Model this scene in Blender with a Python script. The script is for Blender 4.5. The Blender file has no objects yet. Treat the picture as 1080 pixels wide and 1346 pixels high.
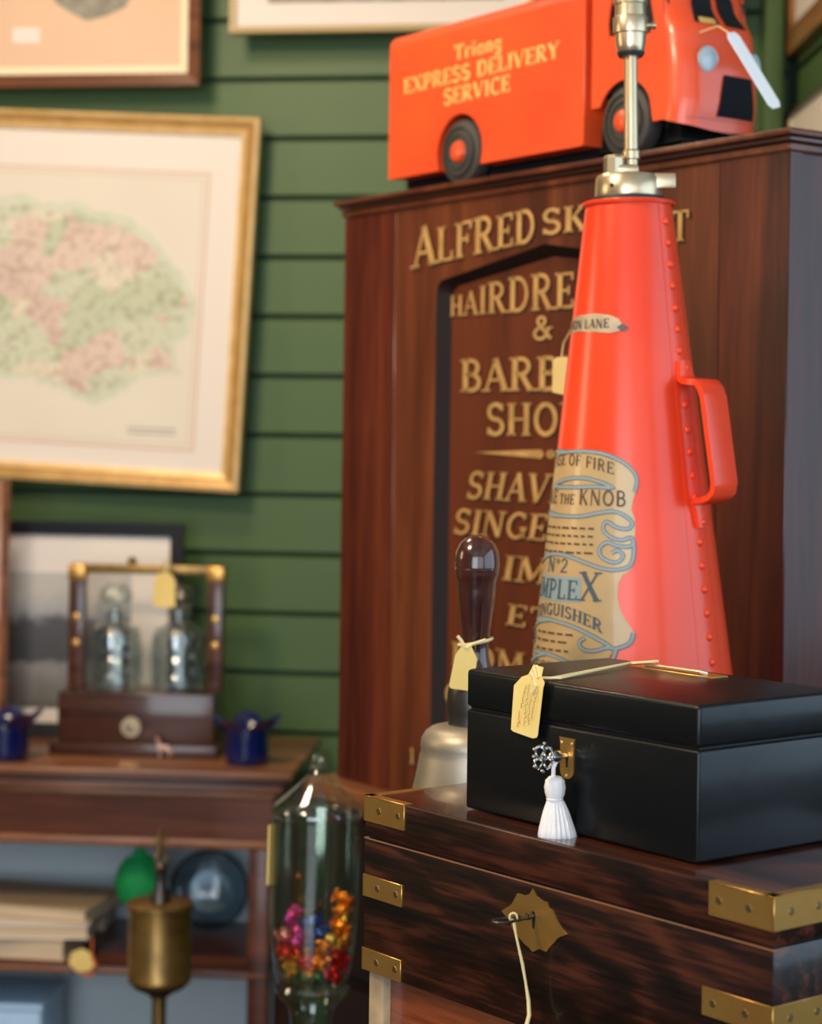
import bpy, bmesh, math, random
from mathutils import Vector, Matrix
random.seed(7)
R = math.radians
C = bpy.context.scene.collection
SC = bpy.context.scene

# ------------------------------------------------------------------ camera
FPX, HX, HY, ROLL, CZ = 2600.0, 540.0, 572.0, R(0.8), 1.4
cam_d = bpy.data.cameras.new('camera'); cam = bpy.data.objects.new('camera', cam_d); C.objects.link(cam)
cam_d.sensor_fit = 'VERTICAL'; cam_d.sensor_height = 36.0
cam_d.lens = FPX / 1346 * 36.0
cam_d.shift_y = (HY - 673.0) / 1346
cam_d.clip_start = 0.05
cr, sr = math.cos(ROLL), math.sin(ROLL)
cam.matrix_world = Matrix(((cr, -sr, 0, 0), (0, 0, -1, 0), (sr, cr, 0, CZ), (0, 0, 0, 1)))
cam_d.dof.use_dof = True
cam_d.dof.focus_distance = 1.74
cam_d.dof.aperture_fstop = cam_d.lens / 12.2
SC.camera = cam

# ------------------------------------------------------------------ world, lights, exposure
SC.view_settings.view_transform = 'Standard'
SC.view_settings.look = 'None'
SC.view_settings.gamma = 1.0
SC.view_settings.use_curve_mapping = False
SC.view_settings.exposure = 0.22
w = bpy.data.worlds.new('world'); SC.world = w; w.use_nodes = True
w.node_tree.nodes['Background'].inputs[0].default_value = (0.72, 0.86, 1.0, 1)
w.node_tree.nodes['Background'].inputs[1].default_value = 1.0

def area(name, loc, target, sx, sy, power, col):
    l = bpy.data.lights.new(name, 'AREA'); l.shape = 'RECTANGLE'; l.size = sx; l.size_y = sy
    l.energy = power; l.color = col
    o = bpy.data.objects.new(name, l); C.objects.link(o); o.location = loc
    o.rotation_euler = (Vector(target) - Vector(loc)).to_track_quat('-Z', 'Y').to_euler()
    return o
area('window_daylight_side', (2.38, 0.55, 1.72), (0.0, 0.55, 1.5), 3.4, 1.55, 29, (0.52, 0.78, 1.0))
area('window_daylight_front', (1.2, -1.78, 1.72), (1.0, 2.0, 1.5), 2.0, 1.55, 17, (0.80, 0.90, 1.0))
area('ceiling_lamp_warm_front', (-1.15, 1.35, 2.72), (-0.1, 3.0, 1.0), 0.45, 0.45, 42, (1.0, 0.76, 0.50))
area('fill_daylight_front_left', (-0.85, -1.78, 1.45), (-0.7, 3.5, 1.0), 1.9, 2.0, 66, (0.84, 0.92, 1.0))  # added fill daylight for the left side and under the console
area('wall_lamp_warm_left', (-2.45, 2.25, 1.9), (0.3, 2.3, 1.7), 0.45, 0.6, 8, (1.0, 0.76, 0.48))
area('ceiling_lamp_warm_back', (-0.75, 2.75, 2.74), (-0.5, 3.6, 0.9), 0.35, 0.35, 17, (1.0, 0.80, 0.56))

# ------------------------------------------------------------------ picture geometry helpers
def ray(px, py):
    dx, dy = px - HX, py - HY
    return ((dx * cr + dy * sr) / FPX, -(-dx * sr + dy * cr) / FPX)
def P(px, py, D):
    a, b = ray(px, py); return Vector((a * D, D, CZ + b * D))
def onz(px, py, z):
    a, b = ray(px, py); D = (z - CZ) / b; return Vector((a * D, D, z))
class Frame:                      # a vertical-face frame: x along the front to the right, y away, z up
    def __init__(s, O, rz):
        s.O = Vector(O); s.rz = rz
        s.ex = Vector((math.cos(rz), math.sin(rz), 0)); s.ey = Vector((-math.sin(rz), math.cos(rz), 0))
    def px(s, px, py, y=0.0):     # local (x, z) on the plane local y = y
        a, b = ray(px, py); d = Vector((a, 1, b)); o = Vector((0, 0, CZ)) - s.O
        t = (y - o.dot(s.ey)) / d.dot(s.ey); p = o + d * t
        return (p.dot(s.ex), p.z)
    def onz(s, px, py, z):        # local (x, y) on the plane local z
        p = onz(px, py, s.O.z + z) - s.O
        return (p.dot(s.ex), p.dot(s.ey))
    def world(s, x, y, z): return s.O + s.ex * x + s.ey * y + Vector((0, 0, z))

# ------------------------------------------------------------------ object helpers
def tag(o, label=None, cat=None, group=None, kind=None):
    if label: o['label'] = label
    if cat: o['category'] = cat
    if group: o['group'] = group
    if kind: o['kind'] = kind
    return o
def thing(name, label, cat, loc=(0, 0, 0), rz=0.0, group=None, rot=None):
    o = bpy.data.objects.new(name, None); C.objects.link(o); o.empty_display_size = 0.05
    o.location = loc; o.rotation_euler = rot if rot else (0, 0, rz)
    return tag(o, label, cat, group)
def copy_tree(o, parent=None):
    c = o.copy(); C.objects.link(c); c.parent = parent
    for ch in [k for k in SC.objects if k.parent == o]:
        copy_tree(ch, c)
    return c

class G:
    def __init__(s): s.b = bmesh.new()
    def box(s, x0, x1, y0, y1, z0, z1, bev=0.0, seg=2):
        vs = [s.b.verts.new((x, y, z)) for z in (z0, z1) for (x, y) in ((x0, y0), (x1, y0), (x1, y1), (x0, y1))]
        f = [(3, 2, 1, 0), (4, 5, 6, 7), (0, 1, 5, 4), (1, 2, 6, 5), (2, 3, 7, 6), (3, 0, 4, 7)]
        fs = [s.b.faces.new([vs[i] for i in q]) for q in f]
        if bev > 0:
            es = list({e for q in fs for e in q.edges})
            bmesh.ops.bevel(s.b, geom=es, offset=bev, segments=seg, profile=0.5, affect='EDGES')
        return s
    def lathe(s, prof, n=32, c=(0, 0, 0), mod=None, mat=None):
        rings = []
        for (r, z) in prof:
            if r < 1e-6:
                rings.append([Vector((0, 0, z))])
            else:
                rings.append([Vector(((r if not mod else mod(r, z, 2 * math.pi * k / n)) * math.cos(2 * math.pi * k / n),
                              (r if not mod else mod(r, z, 2 * math.pi * k / n)) * math.sin(2 * math.pi * k / n), z)) for k in range(n)])
        vr = []
        for ring in rings:
            vr.append([s.b.verts.new((mat @ p if mat else p) + Vector(c)) for p in ring])
        for a, q in zip(vr[:-1], vr[1:]):
            for k in range(n):
                k2 = (k + 1) % n
                if len(a) == 1 and len(q) == 1: continue
                if len(a) == 1: s.b.faces.new((a[0], q[k2], q[k]))
                elif len(q) == 1: s.b.faces.new((a[k], a[k2], q[0]))
                else: s.b.faces.new((a[k], a[k2], q[k2], q[k]))
        return s
    def tube(s, pts, r, n=8, closed=False, cap=True):
        pts = [Vector(p) for p in pts]; m = len(pts); rings = []
        rr = r if isinstance(r, (list, tuple)) else [r] * m
        prev = None
        for i, p in enumerate(pts):
            if closed: d = pts[(i + 1) % m] - pts[i - 1]
            else: d = pts[min(i + 1, m - 1)] - pts[max(i - 1, 0)]
            d.normalize()
            if prev is None:
                u = d.orthogonal().normalized()
            else:
                u = (prev - d * prev.dot(d))
                u = u.normalized() if u.length > 1e-6 else d.orthogonal().normalized()
            prev = u; v = d.cross(u)
            rings.append([s.b.verts.new(p + (u * math.cos(2 * math.pi * k / n) + v * math.sin(2 * math.pi * k / n)) * rr[i]) for k in range(n)])
        pr = list(zip(rings[:-1], rings[1:]))
        if closed: pr.append((rings[-1], rings[0]))
        for a, q in pr:
            for k in range(n): s.b.faces.new((a[k], a[(k + 1) % n], q[(k + 1) % n], q[k]))
        if cap and not closed:
            s.b.faces.new(rings[0][::-1]); s.b.faces.new(rings[-1])
        return s
    def sweep(s, pts, u, hws, th):            # flat strap: path pts in a plane, width direction u, thickness th
        pts = [Vector(p) for p in pts]; u = Vector(u).normalized(); rings = []
        for i, p in enumerate(pts):
            d = (pts[min(i + 1, len(pts) - 1)] - pts[max(i - 1, 0)]).normalized(); nrm = d.cross(u).normalized(); hw = hws[i] if isinstance(hws, (list, tuple)) else hws
            q = []
            for (a, b_) in ((-1, -1), (-.8, -1.25), (.8, -1.25), (1, -1), (1, 1), (.8, 1.25), (-.8, 1.25), (-1, 1)):
                q.append(s.b.verts.new(p + u * hw * a + nrm * th * .5 * b_))
            rings.append(q)
        for a, q in zip(rings[:-1], rings[1:]):
            for k in range(8): s.b.faces.new((a[k], a[(k + 1) % 8], q[(k + 1) % 8], q[k]))
        s.b.faces.new(rings[0][::-1]); s.b.faces.new(rings[-1])
        return s
    def prism(s, poly, f0, f1, holes=()):     # polygon(s) in 2D; f0/f1 map (u, v) to 3D for the two faces
        loops = [list(poly)] + [list(h) for h in holes]
        for f, flip in ((f0, False), (f1, True)):
            es = []; 
            for lp in loops:
                vs = [s.b.verts.new(f(*p)) for p in lp]
                for i in range(len(vs)):
                    es.append(s.b.edges.new((vs[i], vs[(i + 1) % len(vs)])))
            bmesh.ops.triangle_fill(s.b, edges=es, use_beauty=True)
        for lp in loops:
            a = [s.b.verts.new(f0(*p)) for p in lp]; q = [s.b.verts.new(f1(*p)) for p in lp]
            for i in range(len(lp)):
                j = (i + 1) % len(lp); s.b.faces.new((a[i], a[j], q[j], q[i]))
        bmesh.ops.remove_doubles(s.b, verts=s.b.verts, dist=1e-6)
        return s
    def flat(s, poly, f):
        es = []; vs = [s.b.verts.new(f(*p)) for p in poly]
        for i in range(len(vs)): es.append(s.b.edges.new((vs[i], vs[(i + 1) % len(vs)])))
        bmesh.ops.triangle_fill(s.b, edges=es, use_beauty=True)
        return s
    def ribbon(s, pts, wd, f, closed=False, sub=0.0):   # thick 2D polyline mapped by f
        pts = [Vector((p[0], p[1])) for p in pts]
        if closed: pts = pts + [pts[0]]
        if sub > 0:
            q = [pts[0]]
            for a, b_ in zip(pts[:-1], pts[1:]):
                n = max(1, int((b_ - a).length / sub))
                for k in range(1, n + 1): q.append(a.lerp(b_, k / n))
            pts = q
        L = []
        for i, p in enumerate(pts):
            if closed and i in (0, len(pts) - 1): d0 = pts[-1] - pts[-2]; d1 = pts[1] - pts[0]
            else:
                d0 = p - pts[i - 1] if i > 0 else pts[1] - pts[0]
                d1 = pts[i + 1] - p if i < len(pts) - 1 else p - pts[i - 1]
            d0 = d0.normalized() if d0.length > 0 else Vector((1, 0)); d1 = d1.normalized() if d1.length > 0 else d0
            n0 = Vector((-d0.y, d0.x)); n1 = Vector((-d1.y, d1.x)); n = n0 + n1
            n = n.normalized() if n.length > 1e-4 else n0
            k = min(2.0, 1 / max(0.3, n.dot(n0)))
            L.append((s.b.verts.new(f(*(p + n * wd * .5 * k))), s.b.verts.new(f(*(p - n * wd * .5 * k)))))
        for a, b_ in zip(L[:-1], L[1:]): s.b.faces.new((a[0], a[1], b_[1], b_[0]))
        return s
    def grid(s, nu, nv, f, close_u=False):
        vs = [[s.b.verts.new(f(i / nu, j / nv)) for j in range(nv + 1)] for i in range(nu + 1)]
        for i in range(nu):
            for j in range(nv): s.b.faces.new((vs[i][j], vs[i + 1][j], vs[i + 1][j + 1], vs[i][j + 1]))
        return s
    def done(s, name, mat, parent=None, sharp=38, recalc=True, loc=None, rot=None):
        b = s.b
        bmesh.ops.remove_doubles(b, verts=b.verts, dist=1e-7)
        if recalc: bmesh.ops.recalc_face_normals(b, faces=b.faces)
        for f in b.faces: f.smooth = True
        for e in b.edges:
            if len(e.link_faces) > 2 or (len(e.link_faces) == 2 and e.calc_face_angle(0) > R(sharp)): e.smooth = False
        me = bpy.data.meshes.new(name); b.to_mesh(me); b.free()
        me.materials.append(mat)
        o = bpy.data.objects.new(name, me); C.objects.link(o); o.parent = parent
        if loc is not None: o.location = loc
        if rot is not None: o.rotation_euler = rot
        return o

# ------------------------------------------------------------------ materials
MATS = {}
def mat(name, col, rough=0.5, metal=0.0, coat=0.0, spec=0.5, bump=0.0, bscale=80, col2=None, nscale=6, stretch=(1, 1, 1),
        contrast=(0.35, 0.65), coat_rough=0.08, detail=6, rvar=0.0, subsurf=0.0, dist=0.0):
    if name in MATS: return MATS[name]
    m = bpy.data.materials.new(name); m.use_nodes = True; nt = m.node_tree; N = nt.nodes; L = nt.links
    p = N['Principled BSDF']
    p.inputs['Base Color'].default_value = (*col, 1); p.inputs['Roughness'].default_value = rough
    p.inputs['Metallic'].default_value = metal; p.inputs['Coat Weight'].default_value = coat
    p.inputs['Coat Roughness'].default_value = coat_rough
    p.inputs['Specular IOR Level'].default_value = spec
    tc = N.new('ShaderNodeTexCoord'); mp = N.new('ShaderNodeMapping'); mp.inputs['Scale'].default_value = stretch
    L.new(tc.outputs['Object'], mp.inputs['Vector'])
    if col2:
        n = N.new('ShaderNodeTexNoise'); n.inputs['Scale'].default_value = nscale; n.inputs['Detail'].default_value = detail
        n.inputs['Distortion'].default_value = dist
        L.new(mp.outputs[0], n.inputs['Vector'])
        r = N.new('ShaderNodeValToRGB'); r.color_ramp.elements[0].position = contrast[0]; r.color_ramp.elements[1].position = contrast[1]
        r.color_ramp.elements[0].color = (*col, 1); r.color_ramp.elements[1].color = (*col2, 1)
        L.new(n.outputs['Fac'], r.inputs['Fac']); L.new(r.outputs['Color'], p.inputs['Base Color'])
        if rvar:
            mr = N.new('ShaderNodeMapRange'); mr.inputs['To Min'].default_value = rough - rvar; mr.inputs['To Max'].default_value = rough + rvar
            L.new(n.outputs['Fac'], mr.inputs['Value']); L.new(mr.outputs[0], p.inputs['Roughness'])
    if bump > 0:
        n2 = N.new('ShaderNodeTexNoise'); n2.inputs['Scale'].default_value = bscale; n2.inputs['Detail'].default_value = 4
        L.new(mp.outputs[0], n2.inputs['Vector'])
        bp = N.new('ShaderNodeBump'); bp.inputs['Strength'].default_value = bump; bp.inputs['Distance'].default_value = 0.002
        L.new(n2.outputs['Fac'], bp.inputs['Height']); L.new(bp.outputs[0], p.inputs['Normal'])
    MATS[name] = m; return m

def wood(name, dark, mid, light, axis='x', rough=0.3, coat=0.4, scale=9.0, figure=0.0, fig_scale=7.0, coat_rough=0.1, fine=.25):
    """long grain noise + optional swirling figure from a distorted ring wave"""
    m = bpy.data.materials.new(name); m.use_nodes = True; nt = m.node_tree; N = nt.nodes; L = nt.links
    p = N['Principled BSDF']; p.inputs['Roughness'].default_value = rough; p.inputs['Specular IOR Level'].default_value = .3
    p.inputs['Coat Weight'].default_value = coat; p.inputs['Coat Roughness'].default_value = coat_rough
    tc = N.new('ShaderNodeTexCoord'); mp = N.new('ShaderNodeMapping')
    st = {'x': (0.16, 2.2, 2.2), 'y': (2.2, .16, 2.2), 'z': (2.2, 2.2, .16)}[axis]; mp.inputs['Scale'].default_value = st
    L.new(tc.outputs['Object'], mp.inputs['Vector'])
    n1 = N.new('ShaderNodeTexNoise'); n1.inputs['Scale'].default_value = scale; n1.inputs['Detail'].default_value = 8; n1.inputs['Roughness'].default_value = .62
    n1.inputs['Distortion'].default_value = .7
    L.new(mp.outputs[0], n1.inputs['Vector'])
    n2 = N.new('ShaderNodeTexNoise'); n2.inputs['Scale'].default_value = scale * 9; n2.inputs['Detail'].default_value = 3
    L.new(mp.outputs[0], n2.inputs['Vector'])
    mixf = N.new('ShaderNodeMath'); mixf.operation = 'MULTIPLY_ADD'; mixf.inputs[1].default_value = fine
    L.new(n2.outputs['Fac'], mixf.inputs[0]); L.new(n1.outputs['Fac'], mixf.inputs[2])
    out = mixf.outputs[0]; off = fine * .5
    if figure > 0:
        mp2 = N.new('ShaderNodeMapping'); mp2.inputs['Scale'].default_value = {'x': (.3, 1, 1), 'y': (1, .3, 1), 'z': (1, 1, .3)}[axis]
        mp2.inputs['Location'].default_value = (.13, .4, .21)
        L.new(tc.outputs['Object'], mp2.inputs['Vector'])
        wv = N.new('ShaderNodeTexWave'); wv.wave_type = 'RINGS'; wv.rings_direction = 'SPHERICAL'
        wv.inputs['Scale'].default_value = fig_scale; wv.inputs['Distortion'].default_value = 13; wv.inputs['Detail'].default_value = 3
        wv.inputs['Detail Scale'].default_value = 1.1; wv.inputs['Detail Roughness'].default_value = .55
        L.new(mp2.outputs[0], wv.inputs['Vector'])
        ma = N.new('ShaderNodeMath'); ma.operation = 'MULTIPLY_ADD'; ma.inputs[1].default_value = figure
        L.new(wv.outputs['Fac'], ma.inputs[0]); L.new(out, ma.inputs[2]); out = ma.outputs[0]; off += figure * .5
    r = N.new('ShaderNodeValToRGB'); cr_ = r.color_ramp
    cr_.elements[0].position = .36 + off; cr_.elements[0].color = (*dark, 1)
    cr_.elements[1].position = .68 + off; cr_.elements[1].color = (*light, 1)
    e = cr_.elements.new(.52 + off); e.color = (*mid, 1)
    L.new(out, r.inputs['Fac']); L.new(r.outputs[0], p.inputs['Base Color'])
    bp = N.new('ShaderNodeBump'); bp.inputs['Strength'].default_value = .06; bp.inputs['Distance'].default_value = .001
    L.new(n2.outputs['Fac'], bp.inputs['Height']); L.new(bp.outputs[0], p.inputs['Normal'])
    MATS[name] = m; return m

def glass(name, tint=(.93, .97, .95), rough=.02, ior=1.5, dens=1.0):
    m = bpy.data.materials.new(name); m.use_nodes = True; nt = m.node_tree; N = nt.nodes; L = nt.links
    N.remove(N['Principled BSDF']); out = N['Material Output']
    tr = N.new('ShaderNodeBsdfTransparent'); tr.inputs[0].default_value = (*tint, 1)
    gl = N.new('ShaderNodeBsdfGlossy'); gl.inputs['Roughness'].default_value = rough; gl.inputs[0].default_value = (.95, .97, 1, 1)
    lw = N.new('ShaderNodeLayerWeight'); lw.inputs['Blend'].default_value = .5
    pw = N.new('ShaderNodeMath'); pw.operation = 'POWER'; pw.inputs[1].default_value = 3.5; L.new(lw.outputs['Facing'], pw.inputs[0])
    mr = N.new('ShaderNodeMapRange'); mr.inputs['To Min'].default_value = (ior - 1) ** 2 / (ior + 1) ** 2 * dens; mr.inputs['To Max'].default_value = .75
    L.new(pw.outputs[0], mr.inputs['Value'])
    mx = N.new('ShaderNodeMixShader'); L.new(mr.outputs[0], mx.inputs[0]); L.new(tr.outputs[0], mx.inputs[1]); L.new(gl.outputs[0], mx.inputs[2])
    L.new(mx.outputs[0], out.inputs[0]); MATS[name] = m; return m

M_green = mat('green_paint', (.062, .118, .040), .46, spec=.3, bump=.12, bscale=30, col2=(.075, .134, .046), nscale=3)
M_gap = mat('green_gap', (.02, .04, .022), .8)
M_floor = wood('floor_wood', (.05, .025, .012), (.09, .045, .02), (.14, .07, .03), 'y', .4, .2, 5)
M_plaster = mat('plaster', (.62, .58, .50), .8, bump=.1, bscale=40)
M_darkwall = mat('dark_wall', (.10, .12, .09), .7, bump=.1, bscale=20)
M_mah = wood('mahogany', (.036, .006, .004), (.078, .014, .007), (.125, .027, .011), 'z', .36, .22, 7, coat_rough=.16)
M_mahx = wood('mahogany_cross', (.055, .014, .007), (.100, .025, .010), (.150, .042, .016), 'z', .34, .3, 6, coat_rough=.18)
M_mahpanel = wood('mahogany_panel', (.050, .010, .005), (.085, .020, .009), (.115, .027, .010), 'z', .38, .2, 3.2, coat_rough=.22)
M_mahdark = wood('mahogany_dark', (.018, .006, .005), (.035, .010, .007), (.06, .018, .010), 'x', .28, .5, 8)
M_rose = wood('rosewood', (.005, .0025, .002), (.017, .0055, .004), (.062, .017, .009), 'x', .3, .35, 11, figure=.16, fig_scale=12, coat_rough=.1, fine=.5)
M_rosetop = wood('rosewood_top', (.035, .010, .006), (.085, .025, .013), (.15, .048, .024), 'x', .22, .6, 7, figure=.12, fig_scale=4, coat_rough=.05)
M_redwood = wood('red_mahogany', (.10, .022, .009), (.19, .045, .016), (.26, .07, .025), 'x', .3, .5, 14, coat_rough=.15)
M_console = wood('console_wood', (.11, .040, .018), (.22, .085, .036), (.34, .15, .065), 'x', .34, .2, 6, coat_rough=.16)
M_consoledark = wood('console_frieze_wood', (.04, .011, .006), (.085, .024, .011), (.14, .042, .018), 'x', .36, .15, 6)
M_tant = wood('tantalus_oak', (.030, .010, .007), (.06, .022, .014), (.10, .036, .022), 'x', .3, .4, 10)
M_handle = wood('turned_handle_wood', (.022, .006, .005), (.06, .016, .011), (.12, .036, .02), 'z', .22, .8, 8, coat_rough=.08)
M_leather = mat('black_leather', (.0035, .004, .005), .36, coat=.14, coat_rough=.16, bump=.16, bscale=60, spec=.22)
M_red = mat('red_enamel', (.85, .064, .016), .30, coat=.3, coat_rough=.2, spec=.28, bump=.03, bscale=14, col2=(.78, .046, .014), nscale=5)
M_redrust = mat('red_enamel_worn', (.55, .06, .03), .35, coat=.6, col2=(.42, .10, .08), nscale=60)
M_truck = mat('orange_red_tinplate', (.78, .085, .018), .36, coat=.4, coat_rough=.15, bump=.03, bscale=18, col2=(.70, .065, .016), nscale=7)
M_gold = mat('gold_paint', (.55, .33, .12), .5, metal=.15, col2=(.42, .24, .08), nscale=40)
M_goldpale = mat('gold_transfer', (.75, .47, .14), .5, col2=(.60, .34, .09), nscale=60)
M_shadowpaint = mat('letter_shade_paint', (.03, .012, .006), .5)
M_gilt = mat('gilt_frame', (.80, .54, .24), .38, metal=.25, col2=(.68, .43, .17), nscale=25, bump=.1, bscale=60)
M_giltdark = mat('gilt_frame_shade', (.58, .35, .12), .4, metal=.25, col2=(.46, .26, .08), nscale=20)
M_brass = mat('brass', (.66, .38, .11), .34, metal=.85, col2=(.56, .29, .08), nscale=18, rvar=.08)
M_brassold = mat('brass_aged', (.38, .23, .075), .36, metal=.8, col2=(.20, .12, .04), nscale=22, rvar=.1, bump=.05, bscale=50)
M_brasspale = mat('brass_fitting', (.60, .47, .31), .3, metal=.85, col2=(.50, .38, .24), nscale=12)
M_bellm = mat('bell_metal', (.42, .37, .30), .46, metal=.7, col2=(.30, .26, .20), nscale=14, rvar=.1)
M_screw = mat('screw_head', (.22, .14, .06), .45, metal=.9)
M_steel = mat('steel_key', (.70, .69, .68), .2, metal=1.0)
M_iron = mat('dark_steel', (.09, .08, .075), .38, metal=.85)
M_black = mat('black_rubber', (.012, .012, .013), .55, bump=.05)
M_tyre = mat('tyre_rubber', (.035, .033, .03), .6, bump=.1, bscale=60)
M_dark = mat('dark_void', (.006, .007, .009), .5, spec=.25)
M_hubred = mat('hub_red', (.70, .07, .015), .35, coat=.4)
M_tag = mat('yellow_tag_card', (.80, .62, .22), .75, col2=(.74, .55, .18), nscale=20, bump=.05)
M_tagink = mat('tag_ink', (.25, .14, .05), .8)
M_tagred = mat('tag_red_ink', (.62, .12, .05), .8)
M_string = mat('cotton_string', (.80, .64, .32), .85, bump=.4, bscale=900)
M_tassel = mat('white_cotton', (.80, .76, .76), .9, bump=.5, bscale=500, stretch=(1, 1, .1))
M_label = mat('label_paper', (.48, .32, .14), .42, coat=.3, col2=(.42, .29, .14), nscale=18)
M_lblue = mat('label_blue', (.23, .30, .32), .5)
M_lblue2 = mat('label_blue_dark', (.05, .08, .11), .5)
M_ltext = mat('label_text_brown', (.09, .05, .028), .6)
M_plaque = mat('plaque_metal', (.50, .40, .28), .4, metal=.3, col2=(.40, .32, .22), nscale=40)
M_mat_cream = mat('cream_mount', (.77, .70, .645), .8, bump=.03)
M_paper = mat('map_paper', (.74, .68, .59), .8, col2=(.70, .64, .55), nscale=3)
M_salmon = mat('salmon_mount', (.74, .50, .34), .8, col2=(.71, .47, .32), nscale=3)
M_creambead = mat('cream_slip', (.86, .72, .50), .6)
M_pinkline = mat('map_pink_border', (.66, .42, .34), .8)
M_greyink = mat('print_grey', (.34, .31, .25), .8, col2=(.22, .20, .16), nscale=30)
M_brownframe = wood('brown_frame', (.08, .025, .010), (.16, .052, .020), (.24, .085, .034), 'x', .35, .3, 8)
M_paleframe = mat('pale_gold_frame', (.46, .34, .18), .45, metal=.3)
M_orangeframe = wood('orange_frame', (.22, .09, .03), (.33, .15, .05), (.44, .22, .08), 'y', .4, .3, 8)
M_blackframe = mat('black_frame', (.006, .008, .014), .35)
M_whitemat = mat('white_mount', (.76, .70, .66), .8)
M_cobalt = mat('cobalt_glaze', (.003, .008, .075), .2, coat=.4)
M_bluegrey = mat('blue_grey_board', (.52, .59, .62), .7, col2=(.47, .55, .58), nscale=4, bump=.05)
M_paleblue = mat('pale_blue_plastic', (.45, .68, .95), .4)
M_emerald = mat('emerald_cloth', (.0, .28, .07), .75, bump=.4, bscale=60)
M_bookpaper = mat('aged_paper', (.58, .46, .32), .85, bump=.2, bscale=200, stretch=(.1, .1, 6))
M_bookcover = mat('tan_cover', (.46, .33, .21), .7, col2=(.40, .28, .18), nscale=8)
M_bookcover2 = mat('grey_tan_cover', (.30, .24, .18), .7, col2=(.26, .21, .16), nscale=8)
M_bookcover3 = mat('buff_cover', (.60, .44, .30), .7, col2=(.54, .39, .26), nscale=8)
M_pink = mat('figurine_porcelain', (.72, .48, .40), .3, coat=.5, col2=(.30, .14, .10), nscale=90)
M_lens = mat('headlamp_lens', (.42, .50, .54), .25, coat=.5)
M_whitecard = mat('white_card', (.80, .80, .82), .7)
M_cream = mat('cream_seat', (.55, .46, .30), .6)
M_glass = glass('clear_glass', (.90, .95, .92), .03, 1.45)
M_glassj = glass('jar_glass', (.88, .93, .87), .08, 1.6, 1.8)
M_crystal = glass('cut_crystal', (.88, .91, .90), .12, 1.9, 1.6)
M_bluering = glass('blue_glass_dish', (.62, .70, .74), .1, 1.6)
M_darkwood_shade = mat('dark_wood_and_shade', (.012, .006, .006), .55, spec=.22)  # dark moulding wood; on chest and stool it paints in shadow
M_void = mat('shade_black_matt', (.006, .007, .010), .85, spec=.2)  # matt black for painted-in shade, van underside and grille opening
M_edgelight = mat('edge_highlight_brown', (.22, .10, .05), .4)  # light brown of the painted edge highlight
M_cornerstrip = mat('bone_strip', (.50, .36, .20), .35, coat=.3, col2=(.24, .18, .12), nscale=22)
M_pictureglass = glass('picture_glass', (.97, .97, .97), .05, 1.3)

def map_mat():
    m = bpy.data.materials.new('map_counties'); m.use_nodes = True; nt = m.node_tree; N = nt.nodes; L = nt.links
    p = N['Principled BSDF']; p.inputs['Roughness'].default_value = .8
    tc = N.new('ShaderNodeTexCoord')
    nz = N.new('ShaderNodeTexNoise'); nz.inputs['Scale'].default_value = 9; nz.inputs['Detail'].default_value = 3
    L.new(tc.outputs['Object'], nz.inputs['Vector'])
    ad = N.new('ShaderNodeMixRGB'); ad.blend_type = 'ADD'; ad.inputs[0].default_value = .09
    L.new(tc.outputs['Object'], ad.inputs[1]); L.new(nz.outputs['Color'], ad.inputs[2])
    v = N.new('ShaderNodeTexVoronoi'); v.inputs['Scale'].default_value = 13; L.new(ad.outputs[0], v.inputs['Vector'])
    sep = N.new('ShaderNodeSeparateColor'); L.new(v.outputs['Color'], sep.inputs[0])
    r = N.new('ShaderNodeValToRGB'); cr_ = r.color_ramp; cr_.interpolation = 'CONSTANT'
    cols = [(0, (.52, .55, .40)), (.28, (.68, .53, .46)), (.5, (.58, .60, .46)), (.68, (.70, .62, .50)), (.84, (.64, .49, .43))]
    cr_.elements[0].color = (*cols[0][1], 1); cr_.elements[1].position = cols[1][0]; cr_.elements[1].color = (*cols[1][1], 1)
    for q, c_ in cols[2:]:
        e = cr_.elements.new(q); e.color = (*c_, 1)
    L.new(sep.outputs[0], r.inputs[0])
    n3 = N.new('ShaderNodeTexNoise'); n3.inputs['Scale'].default_value = 55; n3.inputs['Detail'].default_value = 4
    L.new(tc.outputs['Object'], n3.inputs['Vector'])
    r3 = N.new('ShaderNodeValToRGB'); r3.color_ramp.elements[0].position = .36; r3.color_ramp.elements[1].position = .5
    r3.color_ramp.elements[0].color = (.50, .45, .38, 1); r3.color_ramp.elements[1].color = (1, 1, 1, 1)
    L.new(n3.outputs['Fac'], r3.inputs[0])
    mu = N.new('ShaderNodeMixRGB'); mu.blend_type = 'MULTIPLY'; mu.inputs[0].default_value = .55
    L.new(r.outputs[0], mu.inputs[1]); L.new(r3.outputs[0], mu.inputs[2]); L.new(mu.outputs[0], p.inputs['Base Color'])
    return m
M_map = map_mat()
M_coast = mat('map_coast_wash', (.56, .60, .47), .8, col2=(.64, .65, .53), nscale=20)

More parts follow.
